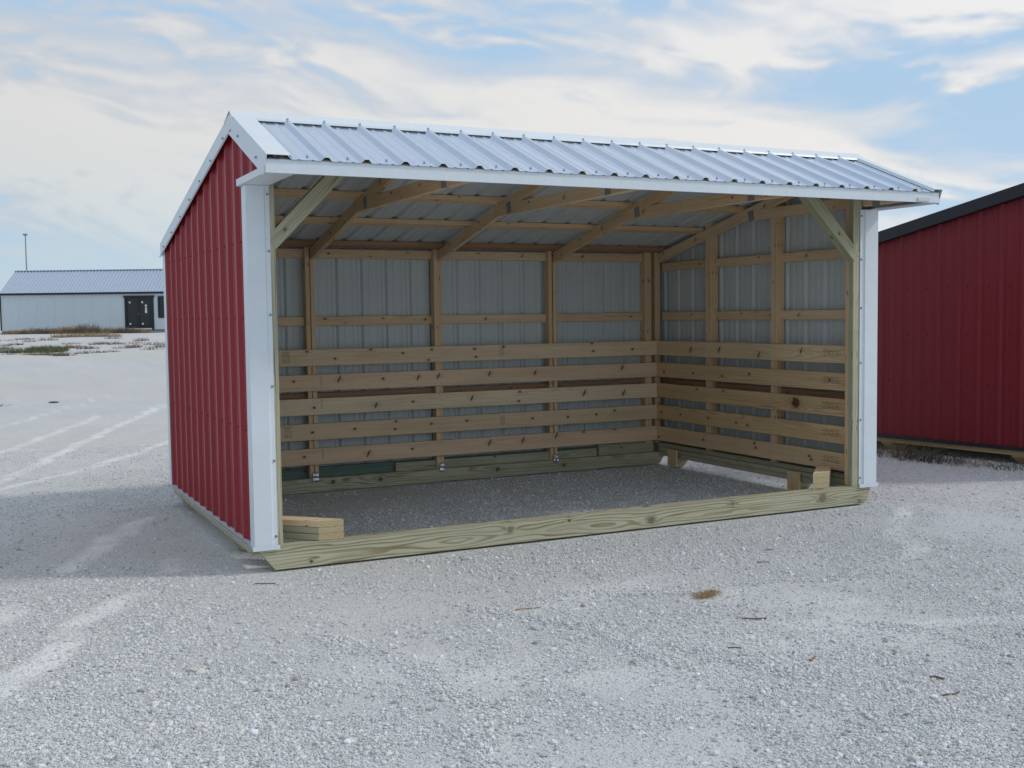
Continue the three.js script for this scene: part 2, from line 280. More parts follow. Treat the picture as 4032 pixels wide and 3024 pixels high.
// ---------------------------------------------------------------- ground
// metres out along the line to the long building; only the height of the land uses it (the yard climbs 0.6 m on the way there)
const uphill = (x, z) => (x + 1.8264) * Math.sin(YAW) - (z - 6.4759) * Math.cos(YAW);
const trackLines = [   // pale powdered wheel tracks: [half width, strength, ...points x,z]
  [0.075, 1.0, -1.80, 1.75, -1.60, 1.32, -1.40, 0.80, -1.04, 0.20], [0.07, 0.9, -1.30, -0.62, -1.12, -1.05, -0.88, -1.65, -0.62, -2.25], [0.10, 0.9, -2.05, 0.75, -1.80, 0.42, -1.62, 0.16], [0.06, 0.8, -0.78, -0.32, -0.66, -0.62],
  [0.06, 0.8, -1.75, -4.4, -1.536, -5.0, -0.496, -8.18, 1.31, -13.4], [0.06, 0.7, -1.95, -5.6, -1.44, -7.6, 0.1, -11.8], [0.06, 0.8, -1.75, -4.15, -0.78, -5.44, 0.24, -7.24, 1.2, -9.3], [0.05, 0.6, -1.9, -9.5, -0.7, -12.5, 0.9, -16.5],
  [0.07, 0.7, 3.3, 1.5, 3.57, 1.31, 3.95, 0.75, 4.6, 0.25], [0.06, 0.6, 2.2, 2.62, 2.5, 2.68, 2.95, 2.82, 3.6, 3.0], [0.16, 0.45, 0.9, 1.55, 1.2, 1.35, 1.6, 1.3], [0.14, 0.4, 1.75, 1.75, 2.2, 2.1], [0.2, 0.35, -0.2, 2.1, 0.3, 2.3, 0.9, 2.7], [0.25, 0.35, 1.2, 2.3, 1.9, 2.6]];
function trackAt(x, z) {
  let best = 0;
  const wx = x + 0.05 * n3(x * 3, 1, z * 3), wz = z + 0.05 * n3(x * 3, 8, z * 3);
  for (const [hw, st, ...p] of trackLines) for (let i = 0; i + 3 < p.length; i += 2) {
    const ax = p[i], az = p[i + 1], bx = p[i + 2] - ax, bz = p[i + 3] - az, t = Math.min(1, Math.max(0, ((wx - ax) * bx + (wz - az) * bz) / (bx * bx + bz * bz))), d = Math.hypot(wx - ax - bx * t, wz - az - bz * t);
    if (d < hw * 2.2) best = Math.max(best, st * sstep(hw * 1.7, hw * 0.5, d));
  }
  return best * (0.62 + 0.38 * n3(x * 7, 4, z * 7));
}
const windrows = [   // loose stones pushed up along old wheel paths: [half width, ...points x,z]
  [0.05, 1.05, 1.30, 1.45, 1.50, 1.75, 1.66, 2.2, 1.62, 2.95, 1.80], [0.09, 1.05, 2.35, 1.30, 2.85, 1.42, 3.35, 1.20, 3.85], [0.07, -0.35, 1.5, -0.15, 2.1, -0.1, 2.7, -0.3, 3.1], [0.06, -1.45, 1.75, -1.1, 1.1, -0.8, 0.45], [0.06, 1.9, 2.3, 2.2, 2.75, 2.3, 3.3], [0.05, 0.4, 1.1, 0.75, 1.9, 0.85, 2.6]];
function windrowAt(x, z) {
  let best = 0; const wx = x + 0.07 * n3(x * 2.5, 3, z * 2.5), wz = z + 0.07 * n3(x * 2.5, 11, z * 2.5);
  for (const [hw, ...p] of windrows) for (let i = 0; i + 3 < p.length; i += 2) {
    const ax = p[i], az = p[i + 1], bx = p[i + 2] - ax, bz = p[i + 3] - az, t = Math.min(1, Math.max(0, ((wx - ax) * bx + (wz - az) * bz) / (bx * bx + bz * bz))), d = Math.hypot(wx - ax - bx * t, wz - az - bz * t);
    if (d < hw * 2) best = Math.max(best, sstep(hw * 1.9, hw * 0.4, d));
  }
  return best * (0.75 + 0.25 * n3(x * 5, 2, z * 5));
}
const gravelAmount = (x, z) => Math.min(1, Math.max(0, 0.58 + 0.5 * windrowAt(x, z) + 1.3 * fbm(x * 0.9 + 4, 2.2, z * 0.9, 4) + 0.45 * n3(x * 4.2, 6.1, z * 4.2)));
function groundH(x, z) {   // heights only; the ground's colours do not depend on distance
  const d = uphill(x, z), rough = sstep(22, 10, Math.hypot(x, z));
  const inShed = sstep(-0.55, -0.2, x) * sstep(4.8, 4.5, x) * sstep(0.25, 0.02, z) * sstep(-3.2, -2.9, z);
  let h = 0.62 * sstep(12, 60, d) + rough * (1 - 0.75 * inShed) * (0.018 * fbm(x * 0.7, 5.5, z * 0.7, 3) + 0.006 * fbm(x * 4, 9.5, z * 4, 2)) - 0.004;
  if (d < 9) h += 0.012 * windrowAt(x, z);
  if (d > 14) h += 0.06 * fbm(x * 0.25, 3.3, z * 0.25, 3) * sstep(14, 30, d);
  return h;
}
{
  const axis = (lo, hi, step, far) => { const a = []; for (let v = lo; v <= hi; v += step) a.push(v); let s = step, v = hi; while (v < far) { s *= 1.13; v += s; a.push(v); } s = step; v = lo; while (v > -far) { s *= 1.13; v -= s; a.unshift(v); } return a; };
  const xs = axis(-3.5, 8.0, 0.045, 420), zs = axis(-9, 4.6, 0.045, 420), nx = xs.length, nz = zs.length;
  const pos = new Float32Array(nx * nz * 3), col = new Float32Array(nx * nz * 3), uv = new Float32Array(nx * nz * 2);
  for (let j = 0, o = 0; j < nz; j++) for (let i = 0; i < nx; i++, o++) {
    const x = xs[i], z = zs[j]; pos[o * 3] = x; pos[o * 3 + 1] = groundH(x, z); pos[o * 3 + 2] = z; uv[o * 2] = x / 2.56; uv[o * 2 + 1] = z / 2.56;
    // colour of the stone itself: mottled limestone, whiter powder in the wheel tracks, slightly greyer where stones lie thick
    const tr = trackAt(x, z), gr = gravelAmount(x, z), v = 1.09 + 0.08 * fbm(x * 0.35, 1.5, z * 0.35, 3) + 0.06 * fbm(x * 2.6, 4.4, z * 2.6, 3) + 0.05 * (0.5 - gr) + 0.38 * Math.min(1, tr * 1.25);
    const warm = 0.030 * n3(x * 0.22 + 7, 2.2, z * 0.22 + 3);
    col[o * 3] = v * (1 + warm); col[o * 3 + 1] = v * (1 + warm * 0.25); col[o * 3 + 2] = v * (1 - warm);
  }
  const idx = new Uint32Array((nx - 1) * (nz - 1) * 6);
  for (let j = 0, o = 0; j < nz - 1; j++) for (let i = 0; i < nx - 1; i++) { const a = j * nx + i, b = a + 1, c = a + nx, d = c + 1; idx.set([a, c, b, b, c, d], o); o += 6; }
  const g = new THREE.BufferGeometry(); g.setAttribute('position', new THREE.BufferAttribute(pos, 3)); g.setAttribute('color', new THREE.BufferAttribute(col, 3)); g.setAttribute('uv', new THREE.BufferAttribute(uv, 2)); g.setIndex(new THREE.BufferAttribute(idx, 1)); g.computeVertexNormals();
  // crushed limestone: thousands of small stones pressed in powder
  const N = 2048, hgt = new Float32Array(N * N), tone = new Float32Array(N * N), tint = new Float32Array(N * N), r = rng(4242);
  for (let y = 0; y < N; y++) for (let x = 0; x < N; x++) { const o = y * N + x, q = PV[PERM[(x + PERM[y & 255]) & 255]] * 0.5 + PV[PERM[((x >> 1) + PERM[(y >> 1) & 255]) & 255]] * 0.5; hgt[o] = 0.10 + 0.05 * q; tone[o] = 0.515 + 0.035 * q; }
  const drop = (n, r0, r1, sink) => {
    for (let k = 0; k < n; k++) {
      const cx = r() * N, cz = r() * N, ra = r0 + (r1 - r0) * r() * r(), rb = ra * (0.6 + 0.4 * r()), th = r() * Math.PI, c = Math.cos(th), s = Math.sin(th), t = 0.40 + 0.22 * r() + (r() < 0.06 ? -0.16 * r() : 0) + (r() < 0.08 ? 0.1 : 0), w = (r() - 0.5) * 0.10, fx = (r() - 0.5) * 0.5, fz = (r() - 0.5) * 0.5, hh = ra / 20 * (0.7 + 0.5 * r()), R = Math.ceil(ra);
      for (let dz = -R; dz <= R; dz++) for (let dx = -R; dx <= R; dx++) {
        const p = (dx * c + dz * s) / ra, q = (-dx * s + dz * c) / rb, d = Math.pow(Math.abs(p), 2.6) + Math.pow(Math.abs(q), 2.6); if (d > 1) continue;
        const h = 0.10 - sink + hh * (Math.pow(1 - d, 0.45) + fx * p + fz * q), o = ((Math.floor(cz) + dz + N) % N) * N + ((Math.floor(cx) + dx + N) % N);
        if (h > hgt[o]) { hgt[o] = h; tone[o] = t * (0.96 + 0.08 * PV[PERM[(dx * 7 + dz * 13 + k) & 255]]); tint[o] = w; }
      }
    }
  };
  drop(60000, 1.6, 4.0, 0.02); drop(42000, 2.5, 6.5, 0.06); drop(5000, 5, 10, 0.12); drop(350, 9, 16, 0.2);
  const cd = new Uint8Array(N * N * 4), bd = new Uint8Array(N * N * 4);
  for (let o = 0; o < N * N; o++) {
    const t = tone[o], w = tint[o]; cd[o * 4] = toS(t * (0.985 + w * 0.6)); cd[o * 4 + 1] = toS(t); cd[o * 4 + 2] = toS(t * (1.005 - w * 0.7)); cd[o * 4 + 3] = 255;
    const b = Math.max(0, Math.min(255, hgt[o] * 300)); bd[o * 4] = bd[o * 4 + 1] = bd[o * 4 + 2] = b; bd[o * 4 + 3] = 255;
  }
  const mat = new THREE.MeshStandardMaterial({ map: texOf(cd, N, N, true), bumpMap: texOf(bd, N, N, false), bumpScale: 0.016, roughness: 0.95, vertexColors: true });
  const m = shade(new THREE.Mesh(g, mat)); m.name = 'ground'; m.userData = { kind: 'structure' }; scene.add(m);
}
// loose stones
const rockGeo = (seed, detail, flat = 0.65) => {
  const g = new THREE.IcosahedronGeometry(1, detail), p = g.attributes.position, r = rng(seed), o = r() * 50;
  for (let i = 0; i < p.count; i++) { const x = p.getX(i), y = p.getY(i), z = p.getZ(i), k = 1 + 0.42 * n3(x * 1.3 + o, y * 1.3, z * 1.3 + o) + (detail > 1 ? 0.12 * n3(x * 4 + o, y * 4, z * 4) : 0); p.setXYZ(i, x * k, y * k * flat, z * k * 0.85); }
  g.computeVertexNormals(); return g;
};
const rockMat = new THREE.MeshStandardMaterial({ color: rgb(1, 1, 1), roughness: 0.95 });
{
  const r = rng(9090), VAR = 4, list = [[], [], [], []], NUM = 330000;
  const clear = (x, z) => !((z < 0.03 && z > -0.13 && x > -0.33 && x < 4.5) || (z < -2.75 && z > -2.98 && x > -0.33 && x < 4.5));
  for (let k = 0; k < NUM * 2.4 && list[0].length + list[1].length + list[2].length + list[3].length < NUM; k++) {
    const d = 3.2 * Math.pow(14 / 3.2, Math.pow(r(), 1.25)), a = YAW + (r() - 0.5) * 1.12, x = -1.8264 + Math.sin(a) * d, z = 6.4759 - Math.cos(a) * d;
    const gr = gravelAmount(x, z) * (1 - 0.85 * Math.min(1, trackAt(x, z) * 1.6)); if (r() > 0.06 + 0.98 * gr || !clear(x, z)) continue;
    const q = r(), wr = windrowAt(x, z), s = q < 0.90 - 0.14 * wr ? 0.0023 + 0.0038 * r() * r() + 0.0013 * gr : q < 0.99 ? 0.0056 + 0.0042 * r() : 0.009 + 0.008 * r();
    list[k % VAR].push([x, z, s, r() * 6.283, (r() - 0.5) * 0.9, (r() - 0.5) * 0.9, r(), r()]);
  }
  const m4 = new THREE.Matrix4(), qt = new THREE.Quaternion(), e = new THREE.Euler(), P = new THREE.Vector3(), S = new THREE.Vector3(), C = new THREE.Color();
  list.forEach((l, v) => {
    const im = new THREE.InstancedMesh(rockGeo(50 + v, 0), rockMat, l.length);
    l.forEach(([x, z, s, ry, rx, rz, t, w], i) => {
      e.set(rx, ry, rz); qt.setFromEuler(e); P.set(x, groundH(x, z) + s * 0.30, z); S.set(s, s, s); m4.compose(P, qt, S); im.setMatrixAt(i, m4);
      const b = 0.455 + 0.29 * t + (w > 0.95 ? -0.18 : 0) + (w < 0.05 ? 0.10 : 0), k = (w - 0.5) * 0.07; im.setColorAt(i, C.setRGB(b * (0.985 + k), b, b * (1.005 - k)));
    });
    im.name = numbered('gravel'); im.userData = { kind: 'stuff', label: 'loose crushed limestone gravel lying over the yard', category: 'gravel' }; shade(im); scene.add(im);
  });
}

// ---------------------------------------------------------------- the run-in shed
const XL = -0.316, XR = 4.527, ZB = -2.95, HB = 0.156, RIDGE_Z = -0.30, RIDGE_Y = 2.700, EAVE_Z = 0.546, SF = 0.417, SB = 0.226;
const frontY = (z) => RIDGE_Y - SF * (z - RIDGE_Z), backY = (z) => RIDGE_Y + SB * (z - RIDGE_Z), roofY = (z) => z > RIDGE_Z ? frontY(z) : backY(z);
const shed = thing('run_in_shed', 'open fronted livestock shed with red left wall, white trim and pale metal roof', 'shed');
{
  // skids along the front and back
  const skidFace = woodMat({ ...PT, w: 2048, h: 96, L: 4.79, Wd: 0.147, seed: 3, ring: 0.019, contrast: 1.15, d0: 0.03, amp: 0.10, wav: 0.8, streak: 0.10, knots: [[0.315, 0.03, 0.011], [1.652, 0.10, 0.022, 2], [2.093, 0.115, 0.012], [2.75, 0.05, 0.027, 2], [3.448, 0.112, 0.018, 2], [4.294, 0.077, 0.033, 2], [4.66, 0.02, 0.022, 2]] });
  const backFace = woodMat({ ...PT, w: 2048, h: 96, L: 4.79, Wd: 0.147, seed: 8, ring: 0.018, contrast: 1.0, d0: 0.035, amp: 0.06, wav: 0.9, knots: [[1.32, 0.08, 0.02], [1.75, 0.07, 0.022], [2.9, 0.07, 0.02], [3.6, 0.06, 0.018]] });
  const prof = [[-0.20, 0.010], [4.41, 0.010], [4.435, 0.035], [4.468, 0.10], [4.475, 0.147], [-0.297, 0.147], [-0.297, 0.135]];
  const uvo = { ul: 4.79, vl: 0.14, v0: 0 };
  part('skid', slab(prof, -0.098, -0.004, uvo), skidFace, shed);
  part('skid', slab([[-0.20, 0.004], [4.40, 0.004], [4.475, 0.118], [-0.297, 0.118]], -2.93, -2.80, uvo), backFace, shed);
  part('bottom_plate', slab([[-0.20, 0.1185], [4.49, 0.1185], [4.49, 0.205], [-0.20, 0.205]], -2.93, -2.892, { ul: 2.4, vl: 0.1 }), treatedGreen, shed);
  part('bottom_plate', slab([[1.62, 0.1195], [3.7, 0.1195], [3.7, 0.195], [1.62, 0.195]], -2.891, -2.853, { ul: 2.4, vl: 0.1, u0: 0.3 }), treated[1], shed);
  part('bottom_plate', slab([[3.72, 0.1195], [4.36, 0.1195], [4.36, 0.235], [3.72, 0.235]], -2.891, -2.853, { ul: 2.4, vl: 0.1, u0: 0.6 }), treated[0], shed);
  // side rails: two stacked treated planks along each side wall
  for (const [x, s] of [[4.435, 1], [XL + 0.081, -1]]) {
    if (s < 0) lay('side_rail', shed, treated[2], [XL + 0.046, 0.121, -2.79], [XL + 0.046, 0.121, -0.11], 0.056, 0.090, [0, 1, 0], { ul: 2.4, u0: 0.1 });
    if (s > 0) lay('side_rail', shed, treated[0], [x, 0.110, -2.79], [x, 0.110, -0.11], 0.040, 0.110, [0, 1, 0], { ul: 2.4, u0: 0.1 });
    if (s > 0) lay('side_rail', shed, treated[2], [x, 0.152, -2.79], [x, 0.152, -0.11], 0.040, 0.110, [0, 1, 0], { ul: 2.4, u0: 0.4 });
    lay('bottom_plate', shed, treated[1], [x + s * 0.010, 0.193, -2.85], [x + s * 0.010, 0.193, -0.11], 0.038, 0.089, [0, 1, 0], { ul: 2.4, u0: 0.7 });
    // stub runners with a cut toe
    for (const z of [-2.50, -0.74]) {
      const inner = 4.352, outer = 4.50, p = [[inner + 0.012, 0.004], [outer - 0.07, 0.004], [outer, 0.085], [outer, 0.0895], [inner, 0.0895], [inner, 0.03]];
      const q = s > 0 ? p : p.map(([a, b]) => [4.190 - a, b]).reverse();
      const g = slab(q, z - 0.06, z + 0.06, { ul: 2.4, vl: 0.14, u0: 0.35 - z * 0.1 }); part('stub_runner', g, treated[s > 0 ? 1 : 2], shed);
    }
    if (s > 0) for (const z of [-2.50, -0.74]) lay('stub_block', shed, pine[1], [4.345, 0.012, z], [4.345, 0.172, z], 0.150, 0.020, [0, 0, 1], { ul: 2.4, u0: 0.3 });
  }
  // corner blocks: three short planks laid flat on one another across each front corner
  for (const s of [-1, 1]) for (let k = 0; k < 3; k++) {
    const y = 0.168 + k * 0.0405, a = s < 0 ? [0.16, y, -0.052] : [4.03, y, -0.062], b = s < 0 ? [-0.14, y, -0.352] : [4.33, y, -0.362];
    lay('corner_block', shed, [[treated[0], treated[1], pine[2]][k], endGrain], a, b, 0.039, 0.112, [0, 1, 0], { ul: 2.4, u0: 0.13 * k, end: 1, mitre0: s < 0 ? -0.112 : 0.112 });
  }
  // front posts, door studs, corner studs
  const postMat = treated[1];
  lay('post', shed, postMat, [-0.192, 0.148, -0.058], [-0.192, 2.40, -0.058], 0.089, 0.089, [0, 0, 1], { ul: 2.4 });
  lay('post', shed, treated[2], [4.341, 0.148, -0.040], [4.341, 2.42, -0.040], 0.050, 0.085, [0, 0, 1], { ul: 2.4, u0: 0.5 });
  lay('stud', shed, pine[1], [4.345, 0.148, -0.0845], [4.345, 2.40, -0.0845], 0.038, 0.085, [0, 0, 1], { ul: 2.4, u0: 0.15 });
  lay('stud', shed, pine[1], [4.425, 0.213, -0.17], [4.425, 2.30, -0.17], 0.040, 0.089, [0, 0, 1], { ul: 2.4 });
  // studs of the back wall (doubled) and of the right wall
  const zs = -2.8725;
  [[0.827, 0.872], [2.006, 2.043], [3.172, 3.222]].forEach(([a, b], i) => {
    lay('stud', shed, pine[(i + 1) % 4], [a + 0.019, 0.10, zs + 0.002], [a + 0.019, 2.10, zs + 0.002], 0.037, 0.089, [1, 0, 0], { ul: 2.4, u0: 0.21 * i });
    lay('stud', shed, pine[(i + 2) % 4], [b + 0.019, 0.13, zs - 0.004], [b + 0.019, 2.005, zs - 0.004], 0.037, 0.089, [1, 0, 0], { ul: 2.4, u0: 0.5 + 0.13 * i });
  });
  lay('stud', shed, pine[1], [4.29, 0.21, zs], [4.29, 2.10, zs], 0.076, 0.089, [1, 0, 0], { ul: 2.4, u0: 0.1 });
  lay('stud', shed, pine[3], [4.40, 0.21, zs + 0.003], [4.40, 2.11, zs + 0.003], 0.060, 0.085, [1, 0, 0], { ul: 2.4, u0: 0.4 });
  lay('stud', shed, pine[0], [-0.20, 0.21, zs], [-0.20, 2.09, zs], 0.076, 0.089, [1, 0, 0], { ul: 2.4, u0: 0.3 });
  for (const [z, top, i] of [[-2.00, 2.34, 0], [-1.07, 2.52, 2]]) {
    lay('stud', shed, pine[i], [4.4455, 0.213, z - 0.019], [4.4455, top, z - 0.019], 0.0375, 0.089, [0, 0, 1], { ul: 2.4, u0: 0.11 });
    lay('stud', shed, pine[i + 1], [4.4465, 0.213, z + 0.019], [4.4465, top, z + 0.019], 0.0375, 0.089, [0, 0, 1], { ul: 2.4, u0: 0.57 });
    lay('stud', shed, pine[i], [XL + 0.08, 0.213, z], [XL + 0.08, top, z], 0.076, 0.089, [0, 0, 1], { ul: 2.4, u0: 0.3 });
  }
  // girts and headers
  const bays = [[-0.16, 0.826], [0.911, 2.005], [2.082, 3.171], [3.261, 4.25]], rBays = [[-2.82, -2.04], [-1.96, -1.11], [-1.03, -0.195]];
  bays.forEach(([a, b], i) => {
    lay('girt', shed, pine[(i + 2) % 4], [a, 1.468, -2.905], [b, 1.468, -2.905], 0.078, 0.038, [0, 1, 0], { ul: 2.4, u0: 0.3 * i });
    lay('girt', shed, pineRed, [a, 0.805, -2.905], [b, 0.805, -2.905], 0.089, 0.038, [0, 1, 0], { ul: 2.4, u0: 0.27 * i });
    lay('header', shed, pine[i % 4], [a, 2.047, -2.895], [b, 2.047, -2.895], 0.078, 0.038, [0, 1, 0], { ul: 2.4, u0: 0.2 * i });
  });
  rBays.forEach(([a, b], i) => {
    for (const [y, k] of [[1.955, 0], [1.470, 1]]) lay('girt', shed, pine[(i + k + 1) % 4], [4.470, y, a], [4.470, y, b], 0.078, 0.038, [0, 1, 0], { ul: 2.4, u0: 0.3 * i + 0.1 * k });
    lay('girt', shed, pineRed, [4.470, 0.805, a], [4.470, 0.805, b], 0.089, 0.038, [0, 1, 0], { ul: 2.4, u0: 0.4 * i });
    for (const y of [1.955, 1.470, 0.805]) lay('girt', shed, pine[i], [XL + 0.05, y, a], [XL + 0.05, y, b], 0.078, 0.038, [0, 1, 0], { ul: 2.4 });
  });
  // kick boards, five along the back and five along the right side
  const bot = [0.240, 0.453, 0.668, 0.873, 1.088].reverse(), X0 = -0.15;
  const backK = [
    [[0.816, 0.121], [1.062, 0.055], [1.385, 0.124], [1.682, 0.086], [1.958, 0.11], [1.925, 0.017], [2.38, 0.105], [2.391, 0.032], [2.674, 0.12], [3.619, 0.13], [3.633, 0.052], [4.077, 0.061]],
    [[0.694, 0.085], [1.093, 0.088, 1], [1.494, 0.082], [1.826, 0.083, 1], [2.02, 0.087, 1], [2.529, 0.092, 1], [3.0, 0.082, 1], [3.959, 0.098, 1]],
    [[0.867, 0.06], [1.425, 0.057, 1], [1.771, 0.071], [2.347, 0.078, 1], [2.838, 0.115], [2.824, 0.027], [3.53, 0.074, 1], [3.972, 0.055, 1]],
    [[0.847, 0.064], [1.225, 0.074], [1.608, 0.118], [1.597, 0.05], [1.945, 0.078], [2.293, 0.088], [2.968, 0.075], [3.348, 0.067], [3.662, 0.075], [3.869, 0.102]],
    [[0.77, 0.071], [1.346, 0.062, 1], [1.756, 0.078], [2.519, 0.084, 1], [2.865, 0.086, 1], [3.222, 0.112, 1], [3.52, 0.125], [3.868, 0.13]]];
  const backS = [[[0.60, 0.03, 0.07, 0.10, 9, 0.6], [2.63, 0.03, 0.05, 0.09, 9, 0.5]], [[0.925, 0.05, 0.018, 0.08, 14, 0.6]], [[0.925, 0.05, 0.018, 0.08, 14, 0.6]], [[0.60, 0.03, 0.07, 0.10, 9, 0.6], [2.63, 0.03, 0.05, 0.09, 9, 0.5]], [[0.925, 0.05, 0.018, 0.08, 14, 0.7]]];
  bot.forEach((y, i) => {
    const kn = backK[i].map(([x, v, k]) => [x - X0, v, k ? 0.017 : 0.0115, k ?? 0]), st = backS[i].map(([x, ...q]) => [x - X0, ...q]);
    const mat = woodMat({ ...(i % 2 ? PINE : PINE), early: [[0.74, 0.575, 0.38], [0.75, 0.545, 0.36], [0.77, 0.625, 0.43], [0.70, 0.525, 0.335], [0.73, 0.515, 0.345]][i], w: 2048, h: 64, L: 4.51, Wd: 0.14, seed: 60 + i, ring: 0.016, contrast: 0.45, d0: 0.05, amp: 0.05, wav: 0.4, streak: 0.09, knots: kn, stamps: st });
    lay('kick_board', shed, mat, [X0, y + 0.07, -2.8085], [4.360, y + 0.07, -2.8085], 0.14, 0.037, [0, 1, 0], { ul: 4.51 });
  });
  const rightK = [[[0.568, 0.058, 1], [1.008, 0.068, 1], [1.572, 0.037, 1], [2.113, 0.088, 1]], [[0.123, 0.046], [0.607, 0.056], [1.055, 0.046], [1.443, 0.083], [2.449, 0.075], [2.674, 0.08]], [[0.667, 0.113], [1.073, 0.117], [2.05, 0.075, 3]], [[0.076, 0.073], [0.399, 0.069], [0.844, 0.07], [1.257, 0.06], [1.417, 0.05]], [[0.03, 0.032], [0.765, 0.073], [1.513, 0.11], [1.53, 0.075], [2.217, 0.076], [2.24, 0.05], [2.66, 0.08]]];
  bot.forEach((y, i) => {
    const kn = rightK[i].map(([x, v, k]) => [x, v, k === 3 ? 0.045 : k ? 0.017 : 0.012, k === 1 ? 1 : 0]);
    const mat = woodMat({ ...PINE2, early: [[0.72, 0.55, 0.345], [0.66, 0.475, 0.275], [0.65, 0.465, 0.265], [0.67, 0.475, 0.26], [0.71, 0.51, 0.31]][i], late: [0.45, 0.265, 0.12], w: 1024, h: 64, L: 2.70, Wd: 0.14, seed: 80 + i, ring: 0.014, contrast: [0.5, 0.8, 1, 0.85, 0.5][i], d0: 0.03, amp: 0.07, wav: 0.6, knots: kn, stamps: [[2.36, 0.05, 0.22, 0.06, 5, 0.55]] });
    lay('kick_board', shed, mat, [4.380, y + 0.07, -2.788], [4.380, y + 0.07, -0.105], 0.14, 0.037, [0, 1, 0], { ul: 2.70 });
    for (const z of [-2.0, -1.07]) for (const dy of [0.03, 0.075, 0.115]) { /* nail heads */ const m = part('nail', screwGeo, M.plate, shed); m.scale.set(0.4, 0.2, 0.4); m.quaternion.setFromUnitVectors(new THREE.Vector3(0, 1, 0), new THREE.Vector3(-1, 0, 0)); m.position.set(4.3613, y + dy, z); }
    for (const x of [0.86, 2.04, 3.21]) for (const dy of [0.03, 0.075, 0.115]) { const m = part('nail', screwGeo, M.plate, shed); m.scale.set(0.4, 0.2, 0.4); m.quaternion.setFromUnitVectors(new THREE.Vector3(0, 1, 0), new THREE.Vector3(0, 0, 1)); m.position.set(x, y + dy, -2.7898); }
  });
  // galvanised straps at the stud feet
  for (const x of [0.868, 2.043, 3.213]) {
    const g = new THREE.BoxGeometry(0.050, 0.085, 0.003, 8, 14, 1), p = g.attributes.position;
    for (let i = 0; i < p.count; i++) p.setZ(i, p.getZ(i) + 0.004 * n3(p.getX(i) * 70 + x * 9, p.getY(i) * 70, 3) + 0.002 * Math.sin(p.getY(i) * 160) + (p.getY(i) < -0.005 ? -0.0 : 0.002));
    g.computeVertexNormals(); const m = part('tie_strap', g, M.zinc, shed); m.position.set(x, 0.135, -2.7935 - 0.027);
    m.position.z = -2.788;
  }
  // trusses: rafter under the back slope, level tie to the front eave, rafter under the front slope, plates
  const RT = -0.045;
  [0.891, 2.062, 3.241, 4.414, XL + 0.06].forEach((x, i) => {
    const w = 0.089, off = RT - w / 2;
    lay('rafter', shed, pine[(i + 1) % 4], [x, backY(-2.84) + off, -2.84], [x, backY(RIDGE_Z - 0.02) + off, RIDGE_Z - 0.02], w, 0.038, [0, 1, 0], { ul: 2.4, u0: 0.17 * i });
    lay('tie_beam', shed, pine[(i + 3) % 4], [x - 0.0005, i < 3 ? 2.326 : 2.338, i < 3 ? -1.63 : -1.5], [x - 0.0005, i < 3 ? 2.326 : 2.338, 0.490], 0.088, 0.042, [0, 1, 0], { ul: 2.4, u0: 0.31 * i });
    lay('rafter', shed, pine[i % 4], [x, frontY(RIDGE_Z + 0.02) + off, RIDGE_Z + 0.02], [x, frontY(0.26) + off + 0.005, 0.26], 0.075, 0.038, [0, 1, 0], { ul: 2.4, u0: 0.4 });
    const pl = (z, y, a) => { const g = new THREE.BoxGeometry(0.002, 0.085, 0.075), m = part('truss_plate', g, M.plate, shed); m.position.set(x - 0.0228, y, z); m.rotation.x = a; };
    pl(-1.36, 2.335, -0.22); pl(0.12, 2.325, 0); pl(RIDGE_Z, 2.60, 0);
  });
  // purlins along the roof, flat on the rafters
  const slopeVec = (s) => { const l = Math.hypot(1, s); return [0, s / l, 1 / l]; };
  [[-2.745, SB, pineRed, 0], [-2.13, SB, pine[1], 1], [-1.52, SB, pine[3], 2], [-0.95, SB, pine[0], 3], [-0.42, SB, pine[2], 4]].forEach(([z, s, m, i]) => lay('purlin', shed, m, [XL + 0.03, backY(z) - 0.024, z], [XR - 0.03, backY(z) - 0.024, z], 0.089, 0.038, slopeVec(s), { ul: 2.4, u0: 0.3 * i }));
  [[-0.15, 0], [0.20, 1], [0.475, 2]].forEach(([z, i]) => lay('purlin', shed, pine[i], [XL + 0.03, frontY(z) - 0.024, z], [XR - 0.03, frontY(z) - 0.024, z], 0.075, 0.038, slopeVec(-SF), { ul: 2.4, u0: 0.2 * i }));
  lay('front_header', shed, pine[2], [-0.15, 2.445, -0.058], [4.29, 2.445, -0.058], 0.14, 0.038, [0, 1, 0], { ul: 2.4 });
  lay('sub_fascia', shed, pine[3], [XL + 0.01, 2.311, 0.512], [4.585, 2.311, 0.512], 0.064, 0.030, [0, 1, 0], { ul: 2.4 });
  // knee braces
  lay('knee_brace', shed, treated[1], [-0.175, 1.932, -0.054], [0.275, 2.40, -0.054], 0.085, 0.085, [0, 0, 1], { ul: 2.4, u0: 0.2, mitre0: 0 });
  const br = woodMat({ ...PT, early: [0.36, 0.37, 0.24], late: [0.2, 0.18, 0.09], w: 512, h: 64, L: 0.75, Wd: 0.09, seed: 12, contrast: 0.4, knots: [[0.33, 0.045, 0.012]] });
  lay('knee_brace', shed, br, [4.336, 1.905, -0.054], [3.84, 2.40, -0.054], 0.088, 0.085, [0, 0, 1], { ul: 0.75, u0: 0.1 });

  // siding sheets
  const cut = (s0, s1) => { const out = []; for (let s = s0; s < s1 - 0.01;) { const e = Math.min(s1, s + 4 * RIB); out.push([s, e]); s = e; } return out; };
  const topL = (z) => roofY(z) - 0.004, botL = (z) => z > -0.012 ? 2.285 : HB + 0.004;
  const ext = [-0.012, -0.0119, RIDGE_Z];
  const first = -0.312 + RIB / 2;
